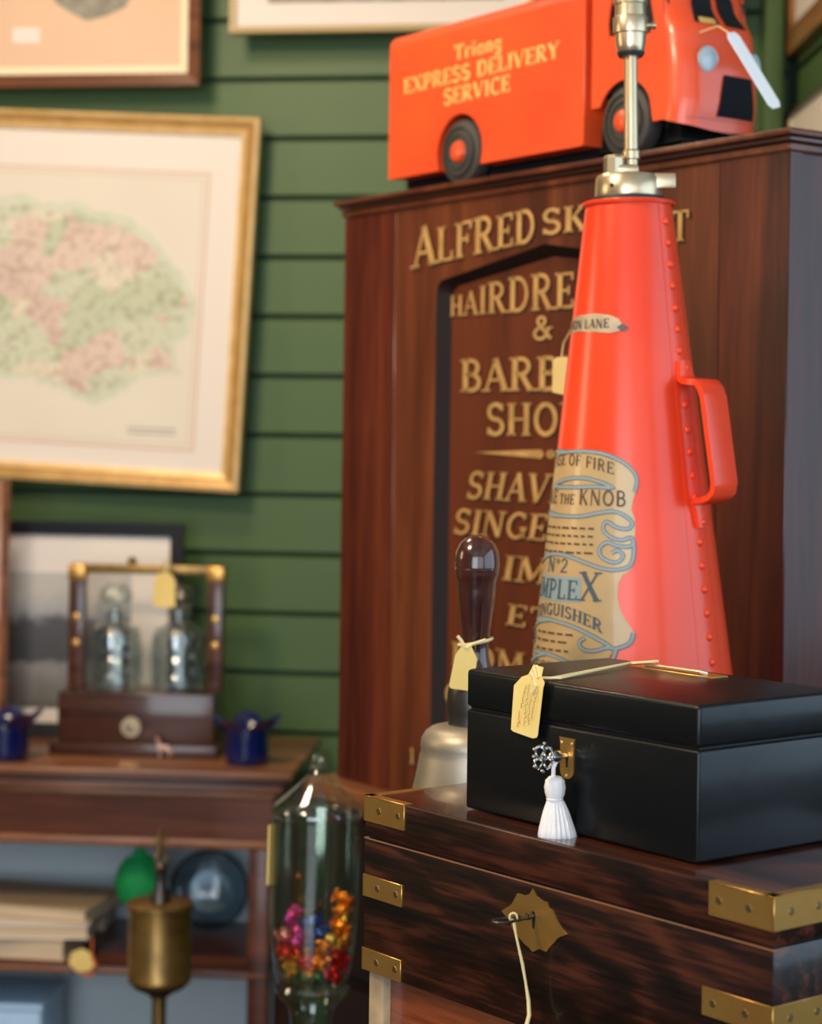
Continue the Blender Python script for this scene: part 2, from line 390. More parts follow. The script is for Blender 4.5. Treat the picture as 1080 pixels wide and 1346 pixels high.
# ------------------------------------------------------------------ stroke alphabet
T, t_ = .17, .075
def arc(cx, cy, rx, ry, a0, a1, n=14): return [(cx + rx * math.cos(R(a0 + (a1 - a0) * k / n)), cy + ry * math.sin(R(a0 + (a1 - a0) * k / n))) for k in range(n + 1)]
GL = {
 'A': (.78, [([(.08, 0), (.39, 1)], t_), ([(.37, 1), (.70, 0)], T), ([(.19, .34), (.58, .34)], t_)], [(.08, 0), (.70, 0)]),
 'B': (.70, [([(.16, 0), (.16, 1)], T), ([(.16, .96)] + arc(.34, .74, .22, .22, 90, -90) + [(.16, .52)], .12), ([(.16, .52)] + arc(.36, .28, .25, .24, 90, -90) + [(.16, .04)], .13)], [(.14, 0), (.14, 1)]),
 'C': (.74, [(arc(.42, .5, .32, .46, 48, 312, 22), .13), ([(.64, .74), (.64, .98)], t_)], []),
 'D': (.78, [([(.16, 0), (.16, 1)], T), ([(.16, .96)] + arc(.34, .5, .33, .46, 90, -90, 18) + [(.16, .04)], .12)], [(.14, 0), (.14, 1)]),
 'E': (.66, [([(.16, 0), (.16, 1)], T), ([(.1, .96), (.58, .96), (.58, .78)], t_), ([(.16, .5), (.46, .5)], t_), ([(.46, .62), (.46, .38)], t_), ([(.1, .04), (.60, .04), (.60, .24)], t_)], [(.14, 0), (.14, 1)]),
 'F': (.64, [([(.16, 0), (.16, 1)], T), ([(.1, .96), (.58, .96), (.58, .76)], t_), ([(.16, .5), (.46, .5)], t_), ([(.46, .62), (.46, .38)], t_)], [(.16, 0), (.14, 1)]),
 'G': (.80, [(arc(.42, .5, .32, .46, 48, 330, 22), .13), ([(.66, .40), (.66, .06)], T), ([(.52, .42), (.78, .42)], t_), ([(.64, .74), (.64, .98)], t_)], []),
 'H': (.82, [([(.16, 0), (.16, 1)], T), ([(.66, 0), (.66, 1)], T), ([(.16, .5), (.66, .5)], t_)], [(.16, 0), (.16, 1), (.66, 0), (.66, 1)]),
 'I': (.36, [([(.18, 0), (.18, 1)], T)], [(.18, 0), (.18, 1)]),
 'K': (.78, [([(.16, 0), (.16, 1)], T), ([(.20, .42), (.62, 1)], t_), ([(.32, .58), (.66, 0)], .15)], [(.16, 0), (.16, 1), (.62, 1), (.66, 0)]),
 'L': (.64, [([(.16, 0), (.16, 1)], T), ([(.1, .04), (.58, .04), (.58, .26)], t_)], [(.16, 0), (.16, 1)]),
 'M': (.96, [([(.14, 0), (.14, 1)], t_), ([(.16, 1), (.48, .1)], T), ([(.48, .1), (.78, 1)], t_), ([(.80, 0), (.80, 1)], T)], [(.14, 0), (.12, 1), (.80, 0), (.82, 1)]),
 'N': (.84, [([(.14, 0), (.14, 1)], t_), ([(.16, .98), (.68, .02)], T), ([(.69, 0), (.69, 1)], t_)], [(.14, 0), (.12, 1), (.69, 1)]),
 'O': (.82, [(arc(.41, .5, .31, .45, 90, 450, 26), .14)], []),
 'P': (.68, [([(.16, 0), (.16, 1)], T), ([(.16, .96)] + arc(.34, .71, .25, .25, 90, -90) + [(.16, .46)], .12)], [(.16, 0), (.14, 1)]),
 'R': (.78, [([(.16, 0), (.16, 1)], T), ([(.16, .96)] + arc(.34, .73, .24, .23, 90, -90) + [(.16, .50)], .12), ([(.36, .50), (.66, 0)], .15)], [(.16, 0), (.14, 1), (.68, 0)]),
 'S': (.66, [(arc(.33, .73, .22, .23, 25, 270, 16) + arc(.33, .27, .24, .23, 90, -155, 16), .13), ([(.55, .76), (.55, .98)], t_), ([(.10, .24), (.10, .02)], t_)], []),
 'T': (.74, [([(.37, 0), (.37, 1)], T), ([(.06, .74), (.06, .96), (.68, .96), (.68, .74)], t_)], [(.37, 0)]),
 'U': (.80, [([(.15, 1), (.15, .32)] + arc(.40, .30, .25, .26, 180, 360) + [(.65, 1)], .12)], [(.15, 1), (.65, 1)]),
 'V': (.78, [([(.08, 1), (.40, 0)], T), ([(.40, 0), (.70, 1)], t_)], [(.08, 1), (.70, 1)]),
 'X': (.80, [([(.12, 1), (.68, 0)], T), ([(.10, 0), (.68, 1)], t_)], [(.12, 1), (.68, 0), (.10, 0), (.68, 1)]),
 'Y': (.76, [([(.08, 1), (.38, .46)], T), ([(.38, .46), (.68, 1)], t_), ([(.38, .46), (.38, 0)], T)], [(.08, 1), (.68, 1), (.38, 0)]),
 '&': (.86, [([(.78, .02), (.30, .62)] + arc(.38, .78, .15, .17, 200, -60, 14) + [(.22, .46)] + arc(.34, .25, .24, .22, 140, 330, 14) + [(.70, .50)], .12)], [(.70, .52)]),
 '1': (.36, [([(.18, 0), (.18, 1), (.06, .84)], .12)], [(.18, 0)]),
 '2': (.60, [(arc(.30, .72, .20, .24, 170, -35, 14) + [(.08, .04), (.56, .04)], .10)], []),
 'o': (.40, [(arc(.2, .8, .12, .14, 90, 450, 14), .07)], []),
 'r': (.44, [([(.12, 0), (.12, .66)], .14), ([(.12, .44), (.24, .62), (.40, .60)], .12)], []),
 'i': (.28, [([(.13, 0), (.13, .66)], .14), ([(.13, .80), (.13, .95)], .14)], []),
 'a': (.56, [(arc(.25, .32, .17, .28, 90, 450, 16), .11), ([(.44, .66), (.44, 0)], .13)], []),
 'n': (.56, [([(.12, 0), (.12, .66)], .14), ([(.12, .50), (.28, .64), (.44, .52), (.44, 0)], .12)], []),
 'g': (.56, [(arc(.25, .36, .17, .25, 90, 450, 16), .11), ([(.44, .66), (.44, -.12), (.28, -.24), (.08, -.16)], .12)], []),
 '-': (.40, [([(.08, .38), (.32, .38)], .12)], []),
}
def text_width(s, gap=.06, space=.35, heights=None): return sum(((GL[c][0] + gap) if c in GL else space) * (heights[i] if heights else 1) for i, c in enumerate(s))
def text(g, s, f, h, x0=0, y0=0, serif=True, slant=0.0, xs=1.0, gap=.06, bold=1.0, space=.35, sub=0.0, heights=None, centre=False):
    """strokes of string s, letter height h, written from (x0, y0); f maps (u, v) to 3D"""
    u = x0 - (text_width(s, gap, space) * h * xs * .5 if centre else 0)
    for i, c in enumerate(s):
        hh = h * (heights[i] if heights else 1)
        if c not in GL: u += space * hh * xs; continue
        wd, st, sf = GL[c]
        mp = lambda a, b_, u=u, hh=hh: f(u + (a * xs + slant * b_) * hh, y0 + b_ * hh)
        for pts, k in st:
            g.ribbon(pts, k * bold, mp, sub=sub)
        if serif:
            for (sx, sy) in sf:
                yy = .03 if sy < .5 else (sy - .03)
                g.ribbon([(sx - .15, yy), (sx + .15, yy)], .06 * bold, mp, sub=sub)
        u += (wd + gap) * hh * xs
    return u

# ================================================================== THE ROOM
struct = lambda o: tag(o, kind='structure')
YAW = R(8)
wl = P(400, 572, 4.2); WB = Frame((wl.x, wl.y, 0), -YAW)
wall_back = struct(G().box(-2.9, 1.13, .012, .08, 0, 2.8).done('wall_back', M_gap))
wall_back.location = WB.O; wall_back.rotation_euler = (0, 0, -YAW)
gz = WB.px(400, 417)[1] - 0.0; step = .1262
k0 = int(gz / step) + 1
pm = None
for k in range(-k0, 12):
    z0 = gz + k * step + .005; z1 = z0 + step - .0095
    if z1 > 2.79 or z0 < 0: continue
    if pm is None:
        o = G().box(-2.9, 1.0, -.006, .012, 0, step - .0095, .0025, 1).done('plank', M_green, wall_back); pm = o
    else:
        o = pm.copy(); C.objects.link(o); o.parent = wall_back
    o.location = (0, 0, z0)
# right wall: runs along the view direction, ends where the shop widens
XR = 0.772
wall_right = struct(G().box(0, .08, 2.75, 4.25, 0, 2.8).done('wall_right', M_gap)); wall_right.location = (XR + .012, 0, 0)
pm = None
for k in range(-k0, 12):
    z0 = gz + k * step + .005
    if z0 + step > 2.79 or z0 < 0: continue
    if pm is None:
        o = G().box(-.012, 0, 2.75, 4.0, 0, step - .0095, .0025, 1).done('plank', M_green, wall_right); pm = o
    else:
        o = pm.copy(); C.objects.link(o); o.parent = wall_right
    o.location = (0, 0, z0)
cx, cy = P(1012, 100, 4.03).x, 4.03
struct(G().box(cx - .018, cx + .018, 3.985, 4.1, 0, 2.8, .004).done('trim_1', M_green))
struct(G().box(XR + .012, 2.4, 2.75, 2.83, 0, 2.8).done('wall_return', M_darkwall))
struct(G().box(-2.75, 2.6, -1.9, 5.0, -.08, 0).done('floor', M_floor))
struct(G().box(-2.75, 2.6, -1.9, 5.0, 2.8, 2.88).done('ceiling', M_plaster))
struct(G().box(-2.75, -2.65, -1.9, 5.0, 0, 2.8).done('wall_left', M_darkwall))
g = G(); g.box(-2.65, -1.82, -1.9, -1.8, 0, 2.8); g.box(.1, .15, -1.9, -1.8, 0, 2.8); g.box(-1.82, .1, -1.9, -1.8, 2.5, 2.8); g.box(-1.82, .1, -1.9, -1.8, 0, .4); g.box(2.25, 2.5, -1.9, -1.8, 0, 2.8); g.box(.15, 2.25, -1.9, -1.8, 0, .9); g.box(.15, 2.25, -1.9, -1.8, 2.55, 2.8)
struct(g.done('wall_front', M_darkwall))
g = G(); g.box(2.4, 2.5, -1.8, -1.2, 0, 2.8); g.box(2.4, 2.5, 2.3, 2.75, 0, 2.8); g.box(2.4, 2.5, -1.2, 2.3, 0, .9); g.box(2.4, 2.5, -1.2, 2.3, 2.55, 2.8)
struct(g.done('wall_shopfront', M_darkwall))
g = G()
for y in (-1.2, -.04, 1.1, 2.26): g.box(2.42, 2.47, y, y + .04, .9, 2.55)
for z in (.9, 2.51): g.box(2.42, 2.47, -1.2, 2.3, z, z + .04)
struct(g.done('window_1', M_green))
g = G()
for x in (.15, 1.18, 2.21): g.box(x, x + .04, -1.87, -1.82, .9, 2.55)
for z in (.9, 2.51): g.box(.15, 2.25, -1.87, -1.82, z, z + .04)
struct(g.done('window_2', M_green))
g = G()
for x in (-1.82, -.88, .06): g.box(x, x + .04, -1.87, -1.82, .4, 2.5)
for z in (.4, 2.46): g.box(-1.82, .1, -1.87, -1.82, z, z + .04)
struct(g.done('fill_opening_frame', M_green))  # unseen opening, added to let in the fill daylight

# ================================================================== SIGN CABINET (front parallel to the cabinet frame)
cl = onz(443, 1021, .88); CAB = Frame((cl.x, cl.y, .88), R(-(90 - 34.8)))
CW, CH, CD = .927, .852, .30
cab = thing('sign_cabinet', 'dark mahogany cabinet with gold painted barber shop lettering on its arched panel', 'cabinet', CAB.O, CAB.rz)
G().box(0.004, CW - .004, .022, CD, 0, CH, .002, 1).done('carcass', M_mah, cab)
xa = CAB.px(517, 600)[0]; xb = CAB.px(941, 500)[0]
G().box(0, xa - .001, 0, .022, 0, CH, .0015, 1).done('stile', M_mah, cab)
G().box(xb + .001, CW, 0, .022, 0, CH, .0015, 1).done('stile', M_mah, cab)
# arched opening
pl, _ = CAB.px(571, 600); pc = CAB.px(716, 330)[0]; pr = 2 * pc - pl
zsh = CAB.px(573, 385)[1]; zpk = CAB.px(714, 321)[1]; zbt = CAB.px(575, 965)[1]
zsh2 = CAB.px(600, 362)[1]
def arch(off):
    L_ = [(pl + off, zbt + off), (pr - off, zbt + off), (pr - off, zsh - off * .3)]
    xk = CAB.px(600, 362)[0] - pl
    cor = [(0, zsh), (.004, zsh + (zsh2 - zsh) * .45), (.014, zsh + (zsh2 - zsh) * .8), (xk, zsh2)]
    rt = [(pr - off - x, z - off * .6) for x, z in cor[1:]]
    lf = [(pl + off + x, z - off * .6) for x, z in cor[1:]][::-1]
    return L_ + rt + [(pc, zpk - off)] + lf + [(pl + off, zsh - off * .3)]
outer = [(xa, 0), (xb, 0), (xb, CH), (xa, CH)]
G().prism(outer, lambda u, v: (u, .001, v), lambda u, v: (u, .022, v), [arch(0)]).done('front_frame', M_mahx, cab, sharp=20)
a0 = arch(0.0); a1 = arch(.016)
g = G()
n = len(a0)
for i in range(n):
    j = (i + 1) % n
    q = [Vector((a0[i][0], -.001, a0[i][1])), Vector((a0[j][0], -.001, a0[j][1])), Vector((a1[j][0], .017, a1[j][1])), Vector((a1[i][0], .017, a1[i][1]))]
    g.b.faces.new([g.b.verts.new(p) for p in q])
    ia = arch(.005)
    q = [Vector((a0[i][0], -.001, a0[i][1])), Vector((a0[j][0], -.001, a0[j][1])), Vector((ia[j][0], -.005, ia[j][1])), Vector((ia[i][0], -.005, ia[i][1]))]
g.done('panel_moulding', M_darkwood_shade, cab, sharp=60)
G().prism(arch(.012), lambda u, v: (u, .016, v), lambda u, v: (u, .0215, v)).done('panel', M_mahpanel, cab, sharp=20)
# cornice
g = G(); g.box(-.004, CW + .004, -.004, CD + .01, CH - .004, CH + .006, .002, 1); g.done('cornice_bead', M_mahx, cab)
G().box(-.008, CW + .008, -.008, CD + .01, CH + .006, CH + .013, .002, 1).done('cornice_cove', M_mahdark, cab)
ctop = CH + .021
G().box(-.014, CW + .014, -.014, CD + .012, CH + .013, ctop, .003, 2).done('cornice', M_mahx, cab)
CABTOP = .88 + ctop
# lettering: a dark shade line and a gold face for each line of text
def sign_line(s, px0, py0, px1, py1, hpx, yl, slant=0.0, heights=None, serif=True, bold=1.0, slope=False, sym=False):
    """letters from picture point to picture point on the cabinet front, stretched to fit; level unless slope"""
    x0, z0 = CAB.px(px0, py0, yl); x1, z1 = CAB.px(px1, py1, yl)
    if sym: x1 = 2 * pc - x0
    h = CAB.px(px0, py0 - hpx, yl)[1] - z0
    xs = (x1 - x0) / (text_width(s, heights=heights) * h)
    sl = (z1 - z0) / (x1 - x0) if slope else 0
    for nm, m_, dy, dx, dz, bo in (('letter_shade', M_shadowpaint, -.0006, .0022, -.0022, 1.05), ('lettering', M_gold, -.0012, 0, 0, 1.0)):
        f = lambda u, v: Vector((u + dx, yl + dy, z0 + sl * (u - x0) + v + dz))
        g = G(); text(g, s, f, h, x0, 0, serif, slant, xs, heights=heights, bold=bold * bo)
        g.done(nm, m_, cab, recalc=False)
def sx(px, py=500): return CAB.px(px, py)[0]
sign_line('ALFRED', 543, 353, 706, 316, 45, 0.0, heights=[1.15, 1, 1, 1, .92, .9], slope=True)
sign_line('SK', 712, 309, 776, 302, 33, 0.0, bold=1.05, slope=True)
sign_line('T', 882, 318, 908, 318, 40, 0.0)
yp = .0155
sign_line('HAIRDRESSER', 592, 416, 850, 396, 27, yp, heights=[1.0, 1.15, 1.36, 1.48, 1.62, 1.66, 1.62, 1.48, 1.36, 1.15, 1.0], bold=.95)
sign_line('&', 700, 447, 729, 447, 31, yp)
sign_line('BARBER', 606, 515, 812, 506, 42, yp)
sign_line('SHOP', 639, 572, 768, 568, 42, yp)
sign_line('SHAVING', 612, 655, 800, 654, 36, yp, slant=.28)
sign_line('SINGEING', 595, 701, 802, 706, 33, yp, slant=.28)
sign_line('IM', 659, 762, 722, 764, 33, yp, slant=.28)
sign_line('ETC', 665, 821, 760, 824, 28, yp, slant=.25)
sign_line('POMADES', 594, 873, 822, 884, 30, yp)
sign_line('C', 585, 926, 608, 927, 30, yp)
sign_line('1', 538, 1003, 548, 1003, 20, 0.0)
# flourish with diamonds
g = G(); fz = lambda u, v: Vector((u, yp - .0012, v))
za = CAB.px(680, 596, yp)[1]; x0 = sx(613, 596); x1 = sx(700, 596)
for s in (1, -1):
    X = lambda x: x if s == 1 else 2 * pc - x
    g.flat([(X(x0), za), (X(x1), za + .006), (X(x1 + .006), za), (X(x1), za - .006)], fz)
    xc = x1 + .016; g.flat([(X(xc - .006), za), (X(xc), za + .006), (X(xc + .006), za), (X(xc), za - .006)], fz)
g.flat([(pc - .006, za), (pc, za + .006), (pc + .006, za), (pc, za - .006)], fz)
g.done('flourish', M_gold, cab, recalc=False)

# chest under the cabinet
lc = thing('low_chest', 'wooden chest with shade-darkened body and overhanging top carrying the lettered cabinet', 'chest', CAB.world(0, 0, -.88), CAB.rz)
G().box(-.032, CW + .03, -.04, CD + .03, .852, .88, .004).done('top', M_console, lc)
G().box(-.005, CW + .005, -.012, CD + .01, .06, .852, .003).done('body', M_darkwood_shade, lc)  # near-black colour stands for the shadow beneath the top
for k in range(3):
    z0 = .10 + k * .25
    d = G().box(.03, CW - .03, -.024, -.011, z0, z0 + .23, .003).done('drawer', M_darkwood_shade, lc)
    for xx in (.22, CW - .22):
        G().lathe([(0, 0), (.008, 0), (.006, .01), (.014, .018), (.012, .026), (0, .028)], 14, (xx, -.024, z0 + .115), mat=Matrix.Rotation(R(90), 3, 'X')).done('knob', M_mahdark, d)
for xx in (.0, CW - .06):
    for yy in (-.005, CD - .06): G().box(xx, xx + .06, yy, yy + .06, 0, .06, .003).done('foot', M_darkwood_shade, lc)

# ================================================================== ROSEWOOD WRITING BOX and the chest it stands on
rl = onz(480, 1046, 1.07); ROS = Frame((rl.x, rl.y, .912), R(-(90 - 38.5)))
RW, RD, RH = .4874, .262, .158
ros = thing('writing_box', 'figured rosewood writing box with brass straps and a spiky brass keyhole plate', 'box', ROS.O, ROS.rz)
zl = RH - .0365
G().box(0, RW, 0, RD, 0, zl - .0006, .0012, 2).done('base', M_rose, ros)
lid = G().box(0, RW, 0, RD, zl + .0006, RH, .0015, 2).done('lid', M_rose, ros)
G().box(.002, RW - .002, .002, RD - .002, RH - .001, RH + .0004).done('lid_veneer', M_rosetop, lid)
G().box(.003, RW - .003, .003, RD - .003, zl - .001, zl + .001).done('lid_seam', M_dark, ros)
G().box(-.0003, RW + .0003, -.0003, .004, zl - .0022, zl - .0009).done('edge_highlight', M_edgelight, ros)  # light strip painting in the highlight on the base's upper edge
def strap(parent, xa_, xb_, z0, z1, side, top=None, ylen=.062):
    e = .0011
    g = G(); g.box(xa_, xb_, -e, .001, z0, z1, .0004, 1)
    xs_ = (-e, .001) if side < 0 else (RW - .001, RW + e)
    g.box(xs_[0], xs_[1], -e, ylen, z0, z1, .0004, 1)
    if top: g.box(xa_, xb_, -e, .009, RH - .0005, RH + e, .0004, 1); g.box(*((-e, .009) if side < 0 else (RW - .009, RW + e)), -e, ylen, RH - .0005, RH + e, .0004, 1)
    s_ = g.done('brass_strap', M_brass, parent)
    zc = (z0 + z1) * .5
    for xx in (xa_ + (xb_ - xa_) * .16, xa_ + (xb_ - xa_) * .62) if side > 0 else (xa_ + (xb_ - xa_) * .38, xa_ + (xb_ - xa_) * .85):
        G().lathe([(0, .0006), (.0028, .0005), (.0032, 0)], 12, (xx, -e, zc), mat=Matrix.Rotation(R(90), 3, 'X')).done('screw', M_screw, s_)
    for yy in (.018, .048):
        G().lathe([(0, .0006), (.0028, .0005), (.0032, 0)], 12, (xs_[1] if side > 0 else xs_[0], yy, zc), mat=Matrix.Rotation(R(90 * side), 3, 'Y')).done('screw', M_screw, s_)
lx = ROS.px(532, 1070)[0]; rx = ROS.px(932, 1180)[0]; rx2 = ROS.px(923, 1310)[0]
strap(lid, -.001, lx, RH - .0225, RH + .001, -1, True)
strap(lid, rx, RW + .001, RH - .0245, RH + .001, 1, True)
strap(ros, -.001, lx - .002, RH - .091, RH - .071, -1)
strap(ros, rx2, RW + .001, RH - .100, RH - .0785, 1)
strap(ros, -.001, lx - .002, .0, .020, -1)
strap(ros, rx2, RW + .001, .0, .020, 1)
esc_px = [(660, 1197), (673, 1189), (678, 1180), (681, 1174), (690, 1177), (697, 1175), (701, 1168), (706, 1178), (714, 1184), (720, 1186), (722, 1193), (727, 1196), (732, 1208), (739, 1220), (746, 1228), (735, 1232), (728, 1240), (723, 1245), (719, 1251), (710, 1247), (701, 1251), (696, 1245), (690, 1240), (683, 1232), (675, 1222), (671, 1210)]
ep = [ROS.px(x, y) for x, y in esc_px]
kh = ROS.px(702, 1203)
keyhole = [(kh[0] + .0028 * math.cos(R(a)), kh[1] + .0035 * math.sin(R(a))) for a in range(-30, 211, 24)] + [(kh[0] - .0016, kh[1] - .011), (kh[0] + .0016, kh[1] - .011)]
esc = G().prism(ep, lambda u, v: (u, -.0012, v), lambda u, v: (u, .0005, v), [keyhole]).done('keyhole_plate', M_brass, ros, sharp=25)
G().flat(keyhole, lambda u, v: (u, -.0004, v)).done('keyhole', M_dark, esc)
# its key: dark steel shank with a thin bow seen edge-on
ky = thing('steel_key', 'dark steel key sticking out of the rosewood box lock', 'key', ROS.world(kh[0], 0, kh[1]), ROS.rz)
g = G(); g.tube([(0, .004, 0), (0, -.022, -.0006)], .0022, 10); g.tube([(0, -.006, 0), (0, -.008, 0)], .003, 10); g.tube([(0, -.016, 0), (0, -.0175, 0)], .0029, 10)
g.done('shank', M_iron, ky)
g = G(); c0 = Vector((0, -.032, -.0012))
g.tube([c0 + Vector((.0005 * math.sin(R(a)), .0105 * math.cos(R(a)), .0075 * math.sin(R(a)))) for a in range(0, 360, 20)], .0013, 6, closed=True)
b_ = g.done('bow', M_iron, ky); b_.rotation_euler = (0, R(84), 0); b_.location = (0, 0, 0)
# string and tag hanging from the key
kw = ROS.world(kh[0], -.023, kh[1])
tg = thing('key_tag', 'yellow string and card tag hanging from the rosewood box key', 'tag', kw)
sp = [P(677, 1203, 1.60), P(680, 1222, 1.60), P(684, 1240, 1.601), P(689, 1262, 1.602), P(693, 1285, 1.602), P(697, 1310, 1.602), P(698, 1330, 1.60), P(694, 1345, 1.598), P(692, 1360, 1.596)]
dsh = kw - sp[0]
pts = [p + dsh * 1.0 - kw for p in sp]
G().tube(pts, [.0016, .0010, .0011, .0014, .0011, .0016, .0017, .0018, .0010], 6).done('string', M_string, tg)
G().tube([pts[0] + Vector((.0032 * math.cos(R(a)), .0005, .0034 * math.sin(R(a)) + .0015)) for a in range(0, 360, 30)], .0009, 6, closed=True).done('string_loop', M_string, tg)
ps = pts[7]
G().tube([ps, ps + Vector((-.006, -.001, -.004)), ps + Vector((-.013, -.002, -.0065))], .0014, 6).done('string', M_string, tg)
pe = pts[-1]
G().prism([(-.009, 0), (-.004, .006), (.004, .006), (.009, 0), (.009, -.042), (-.009, -.042)], lambda u, v: pe + Vector((u * .9, -u * .4, v - .004)), lambda u, v: pe + Vector((u * .9 + .0002, -u * .4 + .0005, v - .004))).done('card', M_tag, tg)

mch = thing('mahogany_stand', 'reddish mahogany chest with pale corner strip under the rosewood box', 'chest', ROS.world(0, 0, -.912), ROS.rz)
G().box(.012, RW - .01, .012, RD - .004, .02, .9115, .002).done('body', M_redwood, mch)
G().box(.0035, .026, .0035, .030, 0, .9115, .003).done('corner_strip', M_cornerstrip, mch)
G().box(RW - .026, RW - .003, .0035, .030, 0, .9115, .003).done('corner_strip', M_cornerstrip, mch)
d = G().box(.05, RW - .05, .008, .013, .62, .88, .002).done('door', M_redwood, mch)
G().box(.05, RW - .05, .008, .013, .08, .60, .002).done('door', M_redwood, mch)

# ================================================================== BLACK BOX
bl = onz(611, 1062, 1.0712); BLK = Frame((bl.x, bl.y, 1.0716), R(-(90 - 37.98)))
BW, BD, BH = .2814, .172, .1228
blk = thing('leather_box', 'black leather covered box with hinged lid on the rosewood box', 'box', BLK.O, BLK.rz)
zs = BLK.px(760, 956)[1]
zs = .0885
G().box(0, BW, 0, BD, 0, zs - .0008, .0028, 3).done('base', M_leather, blk)
blid = G().box(-.0004, BW + .0004, -.0004, BD, zs + .0008, BH, .0038, 3).done('lid', M_leather, blk)
G().box(.003, BW - .003, .003, BD - .003, zs - .002, zs + .002).done('lid_seam', M_dark, blk)
# lock plate
ec = BLK.px(746, 996); w1 = .0095
lp = [(-w1, .0165), (-w1 * .86, .0125), (-w1 * .84, -.011)] + [(w1 * .84 * math.cos(R(a)), -.011 + .0065 * math.sin(R(a))) for a in range(200, 341, 20)] + [(w1 * .84, -.011), (w1 * .86, .0125), (w1, .0165)]
khole = [(.0024 * math.cos(R(a)), .002 + .0026 * math.sin(R(a))) for a in range(-30, 211, 24)] + [(-.0014, -.008), (.0014, -.008)]
lkp = G().prism(lp, lambda u, v: (ec[0] + u, -.0014, ec[1] + v), lambda u, v: (ec[0] + u, .0005, ec[1] + v), [khole]).done('lock_plate', M_brass, blk, sharp=25)
G().flat(khole, lambda u, v: (ec[0] + u, -.0006, ec[1] + v)).done('keyhole', M_dark, lkp)
for u, v in ((-.0062, .0125), (.0062, .0125), (0, -.0145)):
    G().lathe([(0, .0008), (.001, .0006), (.0013, 0)], 10, (ec[0] + u, -.0014, ec[1] + v), mat=Matrix.Rotation(R(90), 3, 'X')).done('pin', M_goldpale, lkp)
# flush brass handle in the lid
h0 = BLK.onz(826, 879, BH); h1 = BLK.onz(957, 886, BH)
hc = ((h0[0] + h1[0]) * .5, (h0[1] + h1[1]) * .5)
g = G(); g.box(hc[0] - .05, hc[0] + .05, hc[1] - .011, hc[1] + .011, BH - .001, BH + .0009, .0006, 1)
hp = g.done('handle_plate', M_brass, blid)
G().tube([(hc[0] - .034, hc[1], BH + .0015), (hc[0] - .034, hc[1] - .007, BH + .003), (hc[0] + .034, hc[1] - .007, BH + .003), (hc[0] + .034, hc[1], BH + .0015)], .0019, 8).done('drop_handle', M_brasspale, hp)
# ornate silver key
k0 = BLK.world(ec[0], -.001, ec[1] + .002)
sk = thing('silver_key', 'ornate silver key with beaded bow in the black box lock', 'key', k0, BLK.rz)
g = G(); g.lathe([(0, -.002), (.0021, -.002), (.0021, .006), (.0042, .007), (.0052, .009), (.0052, .015), (.0042, .018), (.0025, .019), (0, .019)], 14, mat=Matrix.Rotation(R(90), 3, 'X'))
g.done('collar', M_steel, sk)
g = G(); kc = Vector((0, -.027, 0))
for (yy, zz, rr) in ((.006, .004, .0042), (.006, -.0045, .0042), (-.003, .0055, .0045), (-.004, -.004, .004)):
    g.tube([kc + Vector((.001 * math.sin(R(a) * 2), yy + rr * math.cos(R(a)), zz + rr * math.sin(R(a)))) for a in range(0, 360, 24)], .0013, 6, closed=True)
g.done('bow', M_steel, sk)
for (yy, zz) in ((-.009, .008), (-.0095, .002), (-.0085, -.006), (0, -.0105), (.002, .012), (-.001, 0)):
    G().lathe([(0, -.0018), (.0013, -.0013), (.0018, 0), (.0013, .0013), (0, .0018)], 10, kc + Vector((0, yy, zz))).done('bead', M_steel, sk)
# white tassel
tl = P(722, 1006, BLK.world(ec[0], -.026, ec[1]).y)
tl = BLK.world(ec[0], -.0165, ec[1] - .003)
ts = thing('cotton_tassel', 'white cotton tassel hanging from the silver key', 'tassel', tl)
s1 = .001 * 1.0
mpp = tl.y / FPX                                # metres per picture pixel here
def tz(py): return -(py - 1006) * mpp
G().tube([(0, -.003, .006), (.0035, 0, .003), (.0005, 0, tz(1012)), (.0005, 0, tz(1026)), (.001, 0, tz(1034))], .0018, 8).done('cord', M_tassel, ts)
def twist(r, z, a): return r * (1 + .05 * math.sin(a * 14 + z * 900))
G().lathe([(0, tz(1023)), (.005, tz(1023.5)), (.0080, tz(1029)), (.0087, tz(1037)), (.0080, tz(1046)), (.0064, tz(1053)), (.0056, tz(1056))], 40, mod=twist, c=(.002, 0, 0)).done('head', M_tassel, ts, sharp=85)
def skirt(r, z, a): return r * (1 + .06 * math.sin(a * 21) + .04 * math.sin(a * 7 + 1))
g = G(); rg = []
prof = [(.0056, 1052), (.0074, 1058), (.0098, 1068), (.0120, 1080), (.0140, 1092), (.0158, 1105)]
N_ = 126
vv = []
for i, (r_, py) in enumerate(prof):
    q = []
    for k in range(N_):
        a = 2 * math.pi * k / N_
        zz = tz(py) - (random.uniform(0, .0035) if i == len(prof) - 1 else 0) - (.004 * (math.cos(a) * -.3) if i == len(prof) - 1 else 0)
        q.append(g.b.verts.new((skirt(r_, zz, a) * math.cos(a) + .002 + .0022 * i / 5, skirt(r_, zz, a) * math.sin(a) * .8, zz)))
    vv.append(q)
for a, b_ in zip(vv[:-1], vv[1:]):
    for k in range(N_): g.b.faces.new((a[k], a[(k + 1) % N_], b_[(k + 1) % N_], b_[k]))
g.b.faces.new(vv[-1])
g.done('skirt', M_tassel, ts, sharp=100)
G().tube([(.002 + .0062 * math.cos(R(a)), .0062 * math.sin(R(a)), tz(1053)) for a in range(0, 360, 20)], .0011, 6, closed=True).done('binding', M_tassel, ts)

